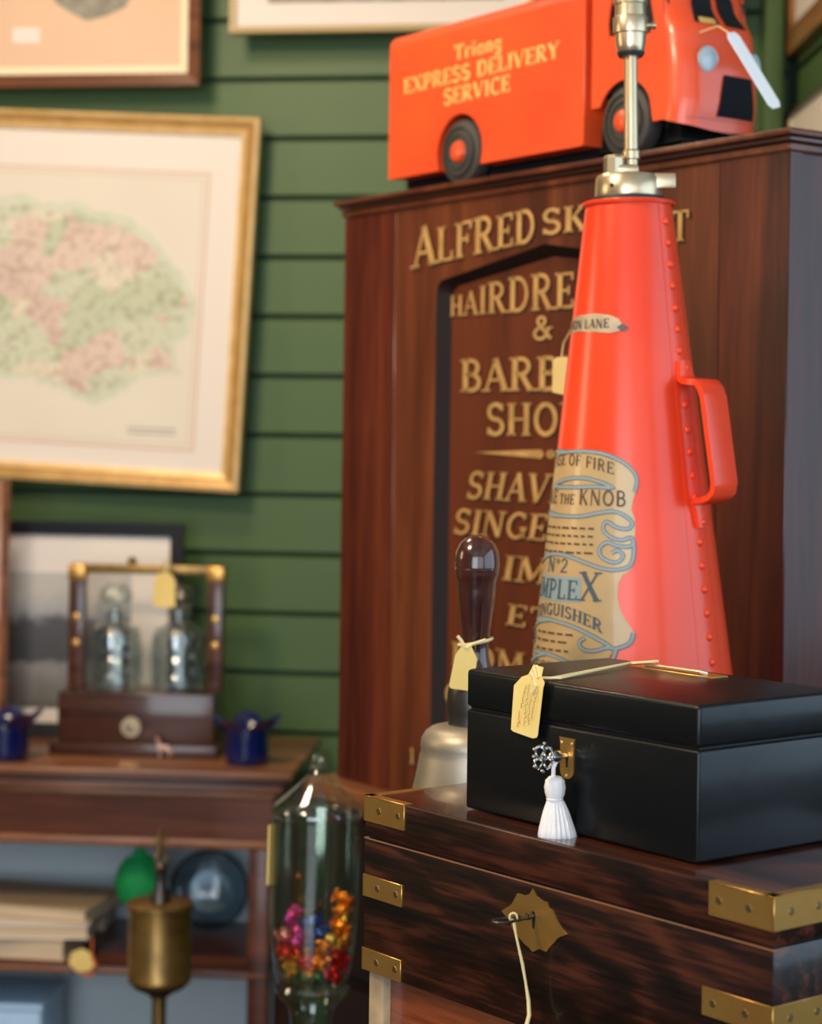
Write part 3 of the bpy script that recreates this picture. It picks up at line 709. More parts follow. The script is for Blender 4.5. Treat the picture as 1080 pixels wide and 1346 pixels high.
# tag on the black box
bt = thing('price_tag', 'yellow handwritten price tag hanging over the front of the black box', 'tag', BLK.O, BLK.rz)
tp = [(705, 873), (718, 877), (717, 888), (722, 897), (721, 904), (713, 966), (711, 969), (706, 970), (681, 961), (678, 958), (683, 900), (692, 889), (700, 886)]
tp2 = [BLK.px(x, y) for x, y in tp]
zt_, zb_ = tp2[0][1], tp2[7][1]
def bend(u, v): 
    k = (v - zb_) / (zt_ - zb_); return -.0028 - .006 * math.sin(math.pi * max(0, min(1, k))) * .55 - .002 * (1 - k)
card = G().prism(tp2, lambda u, v: (u, bend(u, v) - .0005, v), lambda u, v: (u, bend(u, v), v), [[(BLK.px(706.5, 891)[0] + .0016 * math.cos(R(a)), BLK.px(706.5, 891)[1] + .0016 * math.sin(R(a))) for a in range(0, 360, 40)]]).done('card', M_tag, bt, sharp=30)
def scribble(g, p0, p1, amp, n, wd):
    a = Vector(BLK.px(*p0)); b_ = Vector(BLK.px(*p1)); d = b_ - a; nr = Vector((-d.y, d.x)).normalized(); L_ = []
    for k in range(n):
        q = a + d * k / (n - 1) + nr * amp * random.choice((-1, -.3, .2, 1)) * random.uniform(.4, 1); L_.append((q.x, q.y))
    g.ribbon(L_, wd, lambda u, v: Vector((u, bend(u, v) - .0008, v)))
g = G()
for (p0, p1) in (((716, 902), (707, 945)), ((710, 898), (702, 952)), ((704, 899), (697, 955)), ((699, 900), (694, 930))): scribble(g, p0, p1, .0013, 26, .0005)
g.done('handwriting', M_tagink, card, recalc=False)
g = G(); scribble(g, (692, 934), (688, 956), .0018, 12, .0008); g.done('price_mark', M_tagred, card, recalc=False)
# its string across the lid to the handle
sp = [BLK.px(706, 891, -.006), BLK.px(703, 876, -.004)]
w0 = [(sp[0][0], -.0065, sp[0][1]), (sp[1][0], -.005, sp[1][1]), (sp[1][0] + .003, -.0035, BH + .0022), (sp[1][0] + .010, .006, BH + .0024), (hc[0] - .05, hc[1] - .012, BH + .0030), (hc[0] - .02, hc[1] - .008, BH + .0070)]
G().tube(w0, .0011, 6).done('string', M_string, bt)
w1_ = [(p[0] + .002, p[1] + .0012, p[2] + .0006) for p in w0]; w1_[3] = (w0[3][0] + .004, w0[3][1] + .006, w0[3][2]); 
G().tube(w1_, .0011, 6).done('string', M_string, bt)
G().tube([(sp[1][0] - .004, -.005, BH + .0055), (sp[1][0] - .001, -.0045, BH + .003), (sp[1][0] + .004, -.006, BH - .004), (sp[1][0], -.007, BH - .010)], .0018, 6).done('knot', M_string, bt)

# ================================================================== FIRE EXTINGUISHER LAMP
XD = 2.15; xb0 = P(828.5, 572, XD)
EZ = .89; RB, RT, ZT = .1399, .0467, 1.652
ext = thing('fire_extinguisher_lamp', 'tall red conical riveted fire extinguisher converted to a lamp with brass fitting', 'lamp', (xb0.x + .0095, XD, EZ))
ext.rotation_euler = (0, R(-1.15), 0)
HT = ZT - EZ
def er(z): return RB + (RT - RB) * z / HT
vaz = math.atan2(xb0.x, XD)                     # camera direction offset
def cone(az, z, off=0.0):                        # az in degrees, 0 = facing the camera, + to the right
    a = R(az) - vaz * 0 - vaz; r_ = er(z) + off
    return Vector((r_ * math.sin(a), -r_ * math.cos(a), z))
def az_px(px, py):                               # picture point -> (azimuth, z) on the cone
    z = (572 - py) / FPX * XD + CZ - EZ
    c = 826.2 + (py - 265) * .0064; hw = er(z) / XD * FPX
    s_ = max(-1, min(1, (px - c) / hw))
    return (math.degrees(math.asin(s_)), z)
G().lathe([(0, 0), (RB + .004, 0), (RB + .006, .006), (RB + .004, .012), (er(.013), .013)] + [(er(HT * k / 10), HT * k / 10) for k in range(1, 11)] + [(RT + .0035, HT), (RT + .0045, HT + .003), (RT + .002, HT + .0045), (RT - .004, HT + .0045), (0, HT + .0045)], 96).done('body', M_red, ext, sharp=50)
# lap seam strip
def lap(u, v): return cone(41 + 21 * u, .02 + (HT - .022) * v, .0012 if 0.001 < u < .999 else 0.0002)
G().grid(8, 12, lap).done('lap_seam', M_red, ext, recalc=True)
riv = None
rivpx = [292, 320, 348, 376, 405, 432, 460, 530, 562, 590, 620, 648, 705, 735, 765, 795, 825, 857, 888, 918, 948, 980, 1010, 1040, 1070, 1100, 1130]
for py in rivpx:
    z = (572 - py) / FPX * XD + CZ - EZ
    if z < .03: continue
    p = cone(51.5, z, .001); nr = cone(51.5, z, 1.0) - cone(51.5, z, 0); nr = nr.normalized()
    if riv is None:
        riv = G().lathe([(.0046, 0), (.0044, .0012), (.0032, .0026), (.0014, .0034), (0, .0036)], 12).done('rivet', M_red, ext); o = riv
    else:
        o = riv.copy(); C.objects.link(o); o.parent = ext
    o.location = p; o.rotation_mode = 'QUATERNION'; o.rotation_quaternion = nr.to_track_quat('Z', 'Y')
# strap handle
def hz(py): return (572 - py) / FPX * XD + CZ - EZ
AZ = 53
def hp_(z, off): return cone(AZ, z, off)
zt, zb = hz(497), hz(648)
path = [hp_(zt + .020, .0035), hp_(zt + .008, .0035), hp_(zt + .001, .0045), hp_(zt - .002, .010)] 
path += [hp_(zt - .003, .022)] + [hp_(zt - .003 - .016 * math.sin(R(a)) ** 1 * (1 - math.cos(R(a))) - .016 * (1 - math.cos(R(a))) * .0, .025 + .011 * math.sin(R(a))) for a in (30, 60)] + [hp_(zt - .019, .037)]
path += [hp_(zb + .016, .039)] + [hp_(zb + .006, .036), hp_(zb + .001, .030)] + [hp_(zb - .002, .021), hp_(zb - .0035, .010), hp_(zb - .006, .0045), hp_(zb - .014, .0035), hp_(zb - .032, .0032)]
tang = cone(AZ + 2, zt, 0) - cone(AZ - 2, zt, 0)
hd = G().sweep(path, tang, [.009, .011, .0135, .0155] + [.0205] * (len(path) - 9) + [.019, .017, .013, .009, .006], .0060).done('handle', M_red, ext, sharp=50)
for z in (zt + .013, zb - .026):
    o = riv.copy(); C.objects.link(o); o.parent = ext; p = cone(AZ, z, .0056); o.location = p
    o.rotation_mode = 'QUATERNION'; o.rotation_quaternion = (cone(AZ, z, 1.0) - cone(AZ, z, 0)).normalized().to_track_quat('Z', 'Y')
# head fitting
Z0 = HT + .0035
G().lathe([(0, Z0 - .002), (.0385, Z0 - .002), (.0395, Z0 + .002), (.0385, Z0 + .006), (0, Z0 + .006)], 48).done('gasket', M_black, ext)
hd = G().lathe([(0, Z0 + .005), (.0355, Z0 + .005), (.0365, Z0 + .008), (.0355, Z0 + .026), (.033, Z0 + .030), (.026, Z0 + .031), (0, Z0 + .031)], 48).done('brass_cap', M_brasspale, ext, sharp=30)
G().box(.024, .049, -.022, -.008, Z0 + .013, Z0 + .030, .002).done('lug', M_brasspale, hd)
G().lathe([(0, 0), (.0022, 0), (.0022, .001), (0, .001)], 10, (-.021, -.0295, Z0 + .016), mat=Matrix.Rotation(R(90), 3, 'X')).done('vent_hole', M_dark, hd)
G().lathe([(0, Z0 + .03), (.0115, Z0 + .03), (.0115, Z0 + .048), (.010, Z0 + .051), (0, Z0 + .051)], 8, (-.016, -.006, 0)).done('hex_nut', M_brasspale, hd, sharp=20)
G().box(-.014, .010, -.016, .012, Z0 + .03, Z0 + .0405, .003).done('boss', M_brasspale, hd)
hr = hz(66) 
G().lathe([(0, Z0 + .03), (.0075, Z0 + .03), (.0075, Z0 + .047), (.0098, Z0 + .048), (.0098, Z0 + .056), (.0078, Z0 + .058), (.0072, hr), (0, hr)], 24, (.0035, 0, 0)).done('stem', M_brasspale, ext, sharp=30)
def lz(py): return hz(py - 9)
lh = G().lathe([(0, lz(80)), (.0105, lz(80)), (.0125, lz(78)), (.0135, lz(74)), (.0150, lz(71)), (.0158, lz(66)), (.0165, lz(60)), (.0168, lz(50)), (.0188, lz(49)), (.0192, lz(46)), (.0192, lz(30)), (.0188, lz(28)), (.0172, lz(27)), (.0168, lz(12)), (.0182, lz(11)), (.0182, lz(4)), (.0168, lz(3)), (.0165, lz(-30)), (.0150, lz(-31)), (.0150, lz(-60)), (0, lz(-60))], 36, (.0035, 0, 0)).done('lamp_holder', M_brasspale, ext, sharp=22)
G().lathe([(.0128, lz(80)), (.0145, lz(77)), (.0152, lz(74)), (.0138, lz(73))], 36, (.0035, 0, 0)).done('shade_ring', M_black, lh)
o = G().lathe([(0, 0), (.003, 0), (.003, .006), (.0045, .007), (.0045, .010), (0, .011)], 12, mat=Matrix.Rotation(R(90), 3, 'Y')).done('switch_pin', M_brasspale, ext)
o.location = (.020, -.006, lz(40))
# paper label
AC = -55
def lab(az, z, off=.0006): return cone(az, z, off)
rb_px = [(775, 588), (800, 592), (818, 600), (832, 612), (838, 624), (836, 638), (832, 650), (830, 662), (834, 672), (835, 690), (832, 705), (834, 722), (830, 736), (819, 744), (814, 755), (813, 772), (816, 786), (823, 800), (832, 812), (832, 820), (825, 828), (812, 832), (803, 845), (799, 858), (797, 880), (796, 900)]
right = [az_px(*p) for p in rb_px]
ztop = right[0][1] 
g = G()
NV = len(right); rows = []
for (az, z) in right:
    lo = 2 * AC - az; q = []
    for k in range(25):
        u = k / 24; a = lo + (az - lo) * u
        zz = z if z < right[4][1] else z - 0
        q.append(g.b.verts.new(lab(a, zz)))
    rows.append(q)
for a, b_ in zip(rows[:-1], rows[1:]):
    for k in range(24): g.b.faces.new((a[k], a[k + 1], b_[k + 1], b_[k]))
label = g.done('paper_label', M_label, ext)
def lmap(off): return lambda az, z: lab(az, z, off)
def line_px(g, pts, wd, off=.0011, mirror=True):
    P2 = [az_px(*p) for p in pts]
    if len(P2) > 3:                              # smooth the traced ribbon
        Q_ = []
        for i in range(len(P2) - 1):
            p0, p1, p2, p3 = (Vector(P2[max(0, i - 1)]), Vector(P2[i]), Vector(P2[i + 1]), Vector(P2[min(len(P2) - 1, i + 2)]))
            for k in range(4):
                t = k / 4; Q_.append(tuple(.5 * ((2 * p1) + (p2 - p0) * t + (2 * p0 - 5 * p1 + 4 * p2 - p3) * t * t + (3 * p1 - p0 - 3 * p2 + p3) * t ** 3)))
        P2 = Q_ + [P2[-1]]
    # width measured on the surface: scale azimuth to metres
    for s in (mirror,):
        Q = [((a if s == 1 else 2 * AC - a) * R(1) * .092, z) for a, z in P2 if s == 1 or a > AC]
        if len(Q) < 2: continue
        g.ribbon(Q, wd, lambda u, v: lab(u / (R(1) * .092), v, off))
lines = [
 [(736, 592), (760, 588), (790, 590), (815, 599), (831, 612), (837, 624), (834, 640)],
 [(731, 634), (745, 625), (765, 622), (785, 625), (807, 634), (785, 633), (760, 634), (732, 634)],
 [(727, 668), (740, 671), (765, 671), (785, 667), (805, 664), (818, 667), (829, 675), (831, 681), (825, 686), (812, 684), (800, 677), (795, 683), (797, 690), (806, 697), (818, 700), (829, 697), (833, 703), (827, 708), (812, 707), (800, 703), (791, 710), (792, 720), (803, 727), (814, 727), (820, 719), (813, 713), (806, 716)],
 [(833, 703), (833, 718), (828, 732), (812, 737), (795, 736), (775, 730), (752, 722), (735, 720), (722, 723)],
 [(709, 808), (722, 804), (745, 807), (765, 813), (785, 822), (800, 830), (808, 836)],
 [(833, 815), (828, 828), (812, 835), (800, 834), (788, 838), (775, 839), (767, 835), (766, 828), (773, 823)],
 [(812, 834), (806, 850), (795, 860), (780, 863), (762, 860), (745, 853), (725, 848), (705, 848)],
]
for nm, wd, off, mt in (('ribbon_edge', .0044, .0011, M_lblue2), ('ribbon', .0030, .0015, M_lblue)):
    for i, L_ in enumerate(lines):
        for sd_ in ((1, -1) if i != 1 else (1,)):
            g = G(); line_px(g, L_, wd, off, sd_)
            g.done(nm, mt, label, recalc=False)
# printed words on the label: along azimuth, arched baselines
def label_text(s, a_end, base_px, h_px, mt, arch_px=0.0, heights=None, bold=1.0, serif=True, off=.0014, a_start=None, nm='print'):
    zb0 = hz(base_px); h = h_px / FPX * XD; rr = er(zb0)
    u1 = R(a_end) * rr; u0 = R(2 * AC - a_end if a_start is None else a_start) * rr
    xs = (u1 - u0) / (text_width(s, .08, .45, heights) * h)
    um = (u0 + u1) / 2
    def f(u, v):
        k = abs(u - um) / abs(u1 - um); return lab(math.degrees(u / rr), zb0 + v - arch_px / FPX * XD * k * k, off)
    g = G(); text(g, s, f, h, u0, 0, serif, 0, xs, .08, bold, .45, sub=.25, heights=heights)
    g.done(nm, mt, label, recalc=False)
# pale panel behind the name
g = G(); z1_, z0_ = hz(748), hz(780)
g.grid(20, 2, lambda u, v: lab(2 * AC + 32 + (-32 - (2 * AC + 32)) * u, z0_ + (z1_ - z0_) * v, .0009)); g.done('name_band', M_lblue, label)
label_text('IN CASE OF FIRE', -11, 606, 15, M_ltext, 12, bold=.9, serif=False)
label_text('STRIKE THE KNOB', -2, 656, 18, M_ltext, 2, heights=[1.05] * 6 + [.8] + [.75] * 3 + [.8] + [1.1] * 4, bold=.95, serif=False)
label_text('No2', -43, 743, 18, M_lblue2, 0)
label_text('SIMPLEX', -17, 777, 25, M_lblue2, 0, heights=[1.3, 1, 1, 1, 1, 1, 1.45], bold=.95)
label_text('EXTINGUISHER', -16, 798, 15, M_lblue2, 19, bold=1.1)
label_text('DIRECTIONS', -17, 871, 14, M_lblue2, 0)
g = G()
for py in (682, 692, 702, 713):
    a = 2 * AC + 27
    while a < -27:
        L_ = random.uniform(3, 8); 
        g.ribbon([(R(a) * .1, hz(py + 4)), (R(min(a + L_, -25)) * .1, hz(py + 4 + .3))], .0022, lambda u, v: lab(math.degrees(u / .1), v, .0012), sub=.004); a += L_ + 2.2
for py in (816, 826, 837):
    a = 2 * AC + 37
    while a < -40:
        L_ = random.uniform(3, 8); g.ribbon([(R(a) * .1, hz(py + 5)), (R(a + L_) * .1, hz(py + 5))], .0022, lambda u, v: lab(math.degrees(u / .1), v, .0012), sub=.004); a += L_ + 2.2
tag(g.done('small_print', M_ltext, label, recalc=False), kind='stuff')
# arrow plaque
pq = [az_px(x, y) for x, y in ((751, 417), (765, 413), (785, 412), (803, 414), (814, 420), (818, 426), (816, 433), (808, 437), (795, 436), (775, 434), (757, 434), (750, 436))]
a0_ = min(p[0] for p in pq)
pq2 = [(R(a) * .066, z) for a, z in pq] + [(R(-92) * .066, hz(432)), (R(-92) * .066, hz(420))]
def fcone(off, k): return lambda u, v: lab(math.degrees(u / k), v, off)
g = G()
top_ = [az_px(818, 426), az_px(814, 419), az_px(803, 414), az_px(785, 411), az_px(765, 412), (-70, hz(415)), (-95, hz(418)), (-110, hz(420))]
bot_ = [az_px(818, 428), az_px(815, 435), az_px(804, 437), az_px(785, 435), az_px(765, 433), (-70, hz(434)), (-95, hz(434)), (-110, hz(434))]
vv = [[g.b.verts.new(lab(a, z, .0012)) for a, z in L_] for L_ in (top_, bot_)]
for k in range(7): g.b.faces.new((vv[0][k], vv[0][k + 1], vv[1][k + 1], vv[1][k]))
plq = g.done('arrow_plaque', M_plaque, ext)
g = G(); d_ = [az_px(812, 430), az_px(819, 425), az_px(827, 430), az_px(819, 435)]
g.b.faces.new([g.b.verts.new(lab(a, z, .002)) for a, z in d_]); g.done('arrow_head', M_iron, plq)
zb0 = hz(430); 
def fpl(u, v): return lab(math.degrees(u / .066), zb0 + v, .0018)
g = G(); u1 = R(az_px(803, 426)[0]) * .066; u0 = R(-95) * .066; st = 'MERION LANE'; h = 12 / FPX * XD
text(g, st, fpl, h, u0, 0, False, 0, (u1 - u0) / (text_width(st, .06, .35) * h), bold=.95, sub=.3); g.done('plaque_text', M_iron, plq, recalc=False)
# yellow tag at the far left edge of the extinguisher
et = thing('hanging_tag', 'small yellow tag hanging behind the left edge of the red extinguisher', 'tag', P(734, 475, 2.30))
G().prism([(-.007, 0), (-.002, .005), (.012, .005), (.012, -.04), (-.007, -.036)], lambda u, v: (u, -.0003, v), lambda u, v: (u, .0003, v)).done('card', M_tag, et)
tq = CAB.px(752, 430, -.002); tq = CAB.world(tq[0], -.002, tq[1]) - et.location
G().tube([(.003, 0, .004), tq * .5 + Vector((-.003, 0, 0)), tq], .0008, 5).done('string', M_string, et)

# small tables hidden behind the boxes
rt = thing('round_side_table', 'small round dark side table beneath the red extinguisher', 'table', (ext.location.x, XD, 0))
G().lathe([(0, .862), (.146, .862), (.149, .874), (.147, .8855), (0, .8855)], 40).done('top', M_mahdark, rt)
G().lathe([(0, .02), (.03, .02), (.022, .1), (.03, .3), (.018, .45), (.03, .7), (.02, .8), (.05, .868), (0, .868)], 20).done('pillar', M_mahdark, rt)
G().lathe([(0, 0), (.12, 0), (.12, .015), (.04, .03), (0, .03)], 32).done('foot', M_mahdark, rt)
# ================================================================== HAND BELL
BDY = 2.0; mb = BDY / FPX
bz = lambda py: CZ + (572 - py) * mb
bc = P(624, 900, BDY); Z1 = bz(1130)
bell = thing('hand_bell', 'old hand bell with dark turned wooden handle behind the black box', 'bell', (bc.x - .001, BDY, Z1), 0)
bell.rotation_euler = (0, R(.3), 0)
def bp(L_): return [(hw * mb, bz(py) - Z1) for hw, py in L_]
G().lathe(bp([(0, 702), (8, 702.5), (16, 706), (23, 713), (28, 724), (29.5, 736), (29.5, 744), (28.6, 745), (29.4, 747), (28.6, 749), (29, 752), (27, 758), (25.5, 763), (25, 775), (23.5, 790), (21, 810), (18.5, 830), (17, 848), (18, 862), (21, 872), (24, 880), (26, 886), (0, 886)]), 40).done('handle', M_handle, bell, sharp=40)
G().lathe(bp([(0, 884), (26, 884), (30, 890), (34, 900), (36, 910), (36, 935), (33, 946), (36, 955), (0, 955)]), 32).done('ferrule', M_iron, bell, sharp=40)
G().lathe(bp([(0, 950), (40, 951), (56, 955), (64, 961), (69, 970), (70, 979), (69, 985), (71, 992), (76, 1020), (81, 1045), (88, 1080), (96, 1110), (102, 1127), (102, 1130), (95, 1130), (80, 1060), (62, 985), (0, 975)]), 56).done('bell_body', M_bellm, bell, sharp=40)
bt2 = thing('bell_tag', 'yellow tag tied round the wooden bell handle', 'tag', P(612, 850, BDY - .03))
q = lambda px, py: P(px, py, BDY - .03) - P(612, 850, BDY - .03)
tpoly = [(612, 847), (619, 849), (627, 866), (621, 908), (618, 909), (593, 906), (590, 903), (598, 862), (606, 850)]
G().prism(tpoly, lambda u, v: q(u, v) + Vector((0, .004 * (v - 850) / 60 - (u - 612) * .00015, 0)), lambda u, v: q(u, v) + Vector((0, .0006 + .004 * (v - 850) / 60 - (u - 612) * .00015, 0))).done('card', M_tag, bt2, sharp=30)
hcx = Vector((bc.x, BDY, bz(842))) - bt2.location
G().tube([hcx + Vector((.0168 * math.cos(R(a)), .0168 * math.sin(R(a)), .0035 * math.cos(R(a)))) for a in range(0, 360, 20)], .0016, 6, closed=True).done('string', M_string, bt2)
G().tube([q(612, 852), q(606, 842), q(601, 836)], .0018, 6).done('string', M_string, bt2)
G().tube([q(612, 852), q(622, 846), q(638, 841)], .0016, 6).done('string', M_string, bt2)
bs = thing('bell_stand', 'dark wooden plinth the hand bell stands on, behind the rosewood box', 'stand', ROS.world(0, 0, -.912), ROS.rz)
bco = Vector((bc.x, BDY, 0)) - ROS.world(0, 0, -.912); bx_, by_ = bco.dot(ROS.ex), bco.dot(ROS.ey)
G().box(bx_ - .078, bx_ + .078, by_ - .078, by_ + .076, Z1 - .02, Z1, .003).done('top', M_mahdark, bs)
G().box(bx_ - .07, bx_ + .07, by_ - .07, by_ + .07, .03, Z1 - .02, .002).done('column', M_mahdark, bs)
G().box(bx_ - .076, bx_ + .076, by_ - .076, by_ + .074, 0, .03, .002).done('foot', M_mahdark, bs)
# ================================================================== TOY DELIVERY TRUCK
YT = .012
TR = Frame(CAB.world(0, YT, ctop), CAB.rz)
tk = thing('toy_truck', 'orange-red tinplate toy delivery van with gold lettering on top of the cabinet', 'toy truck', TR.O, TR.rz)
TW = .140
bx0, bx1, bzb, bzt = TR.px(511, 200)[0], TR.px(767, 150)[0], TR.px(511, 236)[1], TR.px(511, 49)[1]
wx, wz, wr = TR.px(601, 203)[0] + .004, .0465, .0465
fx = TR.px(817, 167)[0] + .004
def notch(cx_, r_, zb_): 
    a_ = math.degrees(math.asin((zb_ - wz) / r_)) if abs(zb_ - wz) < r_ else 0
    return [(cx_ + r_ * math.cos(R(a)), wz + r_ * math.sin(R(a))) for a in [(180 - a_) + ((a_) - (180 - a_)) * k / 16 for k in range(17)]]
side = [(bx0, bzb)] + notch(wx, .054, bzb) + [(bx1, bzb), (bx1, bzt - .018), (bx0, bzt - .018)]
vb = G()
vb.prism(side, lambda u, v: (u, 0, v), lambda u, v: (u, TW, v))
van = vb.done('van_body', M_truck, tk, sharp=35)
g = G(); N_ = 8                                    # rounded roof
sec = [(0, bzt - .018)] + [(.018 - .018 * math.cos(R(a)), bzt - .018 + .018 * math.sin(R(a))) for a in range(15, 91, 15)] + [(TW - .018 + .018 * math.sin(R(a)), bzt - .018 + .018 * math.cos(R(a))) for a in range(0, 91, 15)]
g.prism([(y, z) for y, z in sec], lambda u, v: (bx0, u, v), lambda u, v: (bx1, u, v)); g.done('roof', M_truck, van, sharp=40)
G().box(bx1 - .006, bx1 + .0015, -.0012, TW + .001, bzb, bzt - .004, .001, 1).done('body_rim', M_truck, van)
for (xx, zz) in ((bx0 + .012, bzb + .02), (bx1 - .02, bzb + .02)):
    G().lathe([(0, .001), (.0022, .0006), (.0026, 0)], 10, (xx, 0, zz), mat=Matrix.Rotation(R(90), 3, 'X')).done('stud', M_redrust, van)
def van_text(s, p0, p1, hpx, bold=1.35):
    x0, z0 = TR.px(*p0); x1, z1 = TR.px(*p1); h = TR.px(p0[0], p0[1] - hpx)[1] - z0
    g = G(); text(g, s, lambda u, v: Vector((u, -.0006, z0 + v)), h, x0, 0, True, 0, (x1 - x0) / (text_width(s, .06, .45) * h), bold=bold, space=.45)
    g.done('lettering', M_goldpale, van, recalc=False)
van_text('Triang', (597, 80), (661, 66), 20)
van_text('EXPRESS DELIVERY', (531, 124), (736, 84), 20)
van_text('SERVICE', (583, 139), (672, 118), 21)
# chassis and wheels
G().box(bx0 + .004, bx1 - .004, .03, TW - .03, bzb - .012, bzb + .002).box(bx1 + .001, .70, .03, TW - .03, .02, .05).done('underside_shade', M_void, tk)  # black plates put in for the shade beneath the van
G().box(bx0 + .02, .70, .03, TW - .03, .018, bzb + .012).done('chassis', M_dark, tk)
def wheel(x, y0, th, sgn):
    o = G().lathe([(0, 0), (.015, 0), (.030, 0), (.036, .002), (.044, .004), (wr, .009), (wr, th - .006), (.043, th), (0, th)], 36, mat=Matrix.Rotation(R(-90), 3, 'X')).done('wheel', M_tyre, tk, sharp=35)
    o.location = (x, y0, wz)
    if sgn < 0: o.rotation_euler = (0, 0, math.pi)
    for r_ in (.024, .034):
        G().tube([(r_ * math.cos(R(a)), -.0003, r_ * math.sin(R(a))) for a in range(0, 360, 15)], .0013, 6, closed=True).done('tread_ring', M_black, o)
    G().lathe([(0, .008), (.007, .0075), (.013, .005), (.0158, 0), (0, 0)], 24, mat=Matrix.Rotation(R(90), 3, 'X')).done('hub', M_hubred, o)
for x in (wx, fx):
    wheel(x, -.001, .028, 1); wheel(x, TW + .001, .028, -1)
    G().lathe([(0, 0), (.003, 0), (.003, TW - .05), (0, TW - .05)], 10, (x, .025, wz), mat=Matrix.Rotation(R(-90), 3, 'X')).done('axle', M_iron, tk)
# cab
cx0 = TR.px(777, 140)[0]; XS = TR.px(872, 90)[0]; zc0 = .040; zct = .246
XF = {0.030: .742, .06: .747, .10: .746, .145: .739, .19: .716, .235: .690}
xoff = TR.px(893, 100)[0] - .7231 - .012
def xf(z):
    ks = sorted(XF)
    if z <= ks[0]: return XF[ks[0]] + xoff
    for a, b_ in zip(ks[:-1], ks[1:]):
        if z <= b_: k = (z - a) / (b_ - a); k = k * k * (3 - 2 * k); return XF[a] + (XF[b_] - XF[a]) * k + xoff
    return XF[ks[-1]] + xoff
sd = [(cx0, .070)] + notch(fx, .053, .070)[0:0] + [(fx - .0475, .070)] + notch(fx, .053, .070)[1:-1] + [(fx + .0475, .070), (fx + .054, zc0), (XS, zc0), (XS, .16), (XS - .012, .235), (cx0, .235)]
cw0 = TR.px(799, 42); cw1 = TR.px(859, 38)
win = [(cw0[0] + .002, cw0[1] - .006), (cw0[0], cw0[1] + .01), (cw0[0] + .008, .222), (cw1[0] - .014, .222), (cw1[0], cw1[1] + .012), (cw1[0] - .006, cw1[1] - .004)]
cabt = G().prism(sd, lambda u, v: (u, 0, v), lambda u, v: (u, .003, v), [win]).done('cab_side', M_truck, tk, sharp=35)
G().prism(sd, lambda u, v: (u, TW - .003, v), lambda u, v: (u, TW, v), [win]).done('cab_side', M_truck, tk, sharp=35)
RC = .030
def S(u, z, off=0.0):                                  # shell from the near side round the front to the far side
    x1 = xf(z); xs_ = XS if z < .16 else XS - .012 * min(1, (z - .16) / .075)
    Ls = x1 - RC - xs_; La = RC * math.pi / 2; Lf = TW - 2 * RC; tot = 2 * Ls + 2 * La + Lf; d = u * tot
    bow = lambda y: -.010 * ((y - TW / 2) / (TW / 2)) ** 2
    if d < Ls: p = Vector((xs_ + d, 0)); nn = Vector((0, -1))
    elif d < Ls + La: a = (d - Ls) / RC; p = Vector((x1 - RC + RC * math.sin(a), RC - RC * math.cos(a))); nn = Vector((math.sin(a), -math.cos(a)))
    elif d < Ls + La + Lf: p = Vector((x1, RC + d - Ls - La)); nn = Vector((1, 0))
    elif d < Ls + 2 * La + Lf: a = (d - Ls - La - Lf) / RC; p = Vector((x1 - RC + RC * math.cos(a), TW - RC + RC * math.sin(a))); nn = Vector((math.cos(a), math.sin(a)))
    else: p = Vector((x1 - RC - (d - Ls - 2 * La - Lf), TW)); nn = Vector((0, 1))
    if p.x > xs_ + .001: p.x += bow(p.y) * min(1, (p.x - xs_) / .05)
    p = p + nn * off
    return Vector((p.x, p.y, z))
zb_front = .026
def shell(u, v):
    zb2 = zc0 - (zc0 - zb_front) * math.sin(math.pi * u) ** 1
    return S(u, zb2 + (.235 - zb2) * v)
fr = G().grid(48, 24, shell).done('cab_front', M_truck, tk, sharp=60)
def u_of_y(y):                                         # parameter at the front for a given y
    best = min((abs(S(k / 400, .10).y - y), k / 400) for k in range(60, 341)); return best[1]
def patch(name, mt, poly, off=.0012):
    g = G()
    us = [p[0] for p in poly]
    g.flat(poly, lambda y, z: S(u_of_y(y), z, off)); return g.done(name, mt, fr, sharp=70)
def quadpatch(name, mt, y0, y1, z0, z1, y0t=None, y1t=None, off=.0012):
    y0t = y0 if y0t is None else y0t; y1t = y1 if y1t is None else y1t
    def f(u, v):
        a = y0 + (y0t - y0) * v; b_ = y1 + (y1t - y1) * v
        return S(u_of_y(a + (b_ - a) * u), z0 + (z1 - z0) * v, off)
    return G().grid(8, 8, f).done(name, mt, fr)
quadpatch('grille_opening', M_void, .052, .118, .044, .096, .062, .112)  # black patch painted as the dark inside of the opening
quadpatch('windscreen_pane', M_dark, .020, .066, .160, .222, .024, .066)
quadpatch('windscreen_pane', M_dark, .078, .120, .160, .222, .078, .116)
quadpatch('number_plate', M_goldpale, .028, .060, .160, .168, off=.0016)
quadpatch('bumper_line', M_redrust, .012, .140, .0395, .0415)
for yy in (.038, .122):
    u_ = u_of_y(yy); c_ = S(u_, .113, .001); nr = (S(u_, .113, 1) - S(u_, .113, 0)).normalized()
    o = G().lathe([(0, .0028), (.008, .0024), (.0135, .001), (.015, 0), (.0165, .0008), (.0165, -.001)], 28).done('headlamp', M_lens, fr)
    o.location = c_; o.rotation_mode = 'QUATERNION'; o.rotation_quaternion = nr.to_track_quat('Z', 'Y')
G().box(cx0 + .004, XS - .012, .004, TW - .004, .20, .238).box(cx0, cx0 + .004, .002, TW - .002, .07, .235).done('cab_back', M_truck, tk)
g = G(); g.grid(8, 14, lambda u, v: Vector((cx0 + (xf(.235) - .004 - cx0) * v, TW * u, .234 + .016 * math.sin(math.pi * (.06 + .88 * u)) * (1 - .5 * v ** 4)))); g.done('cab_roof', M_truck, tk)
G().box(cx0 + .006, XS, .006, TW - .006, .085, .20).done('interior', M_dark, tk)
G().tube([(fx + .01, .03, .03), (fx + .05, .05, .02), (XS, .06, .012)], .003, 6).done('steering_rod', M_iron, tk)
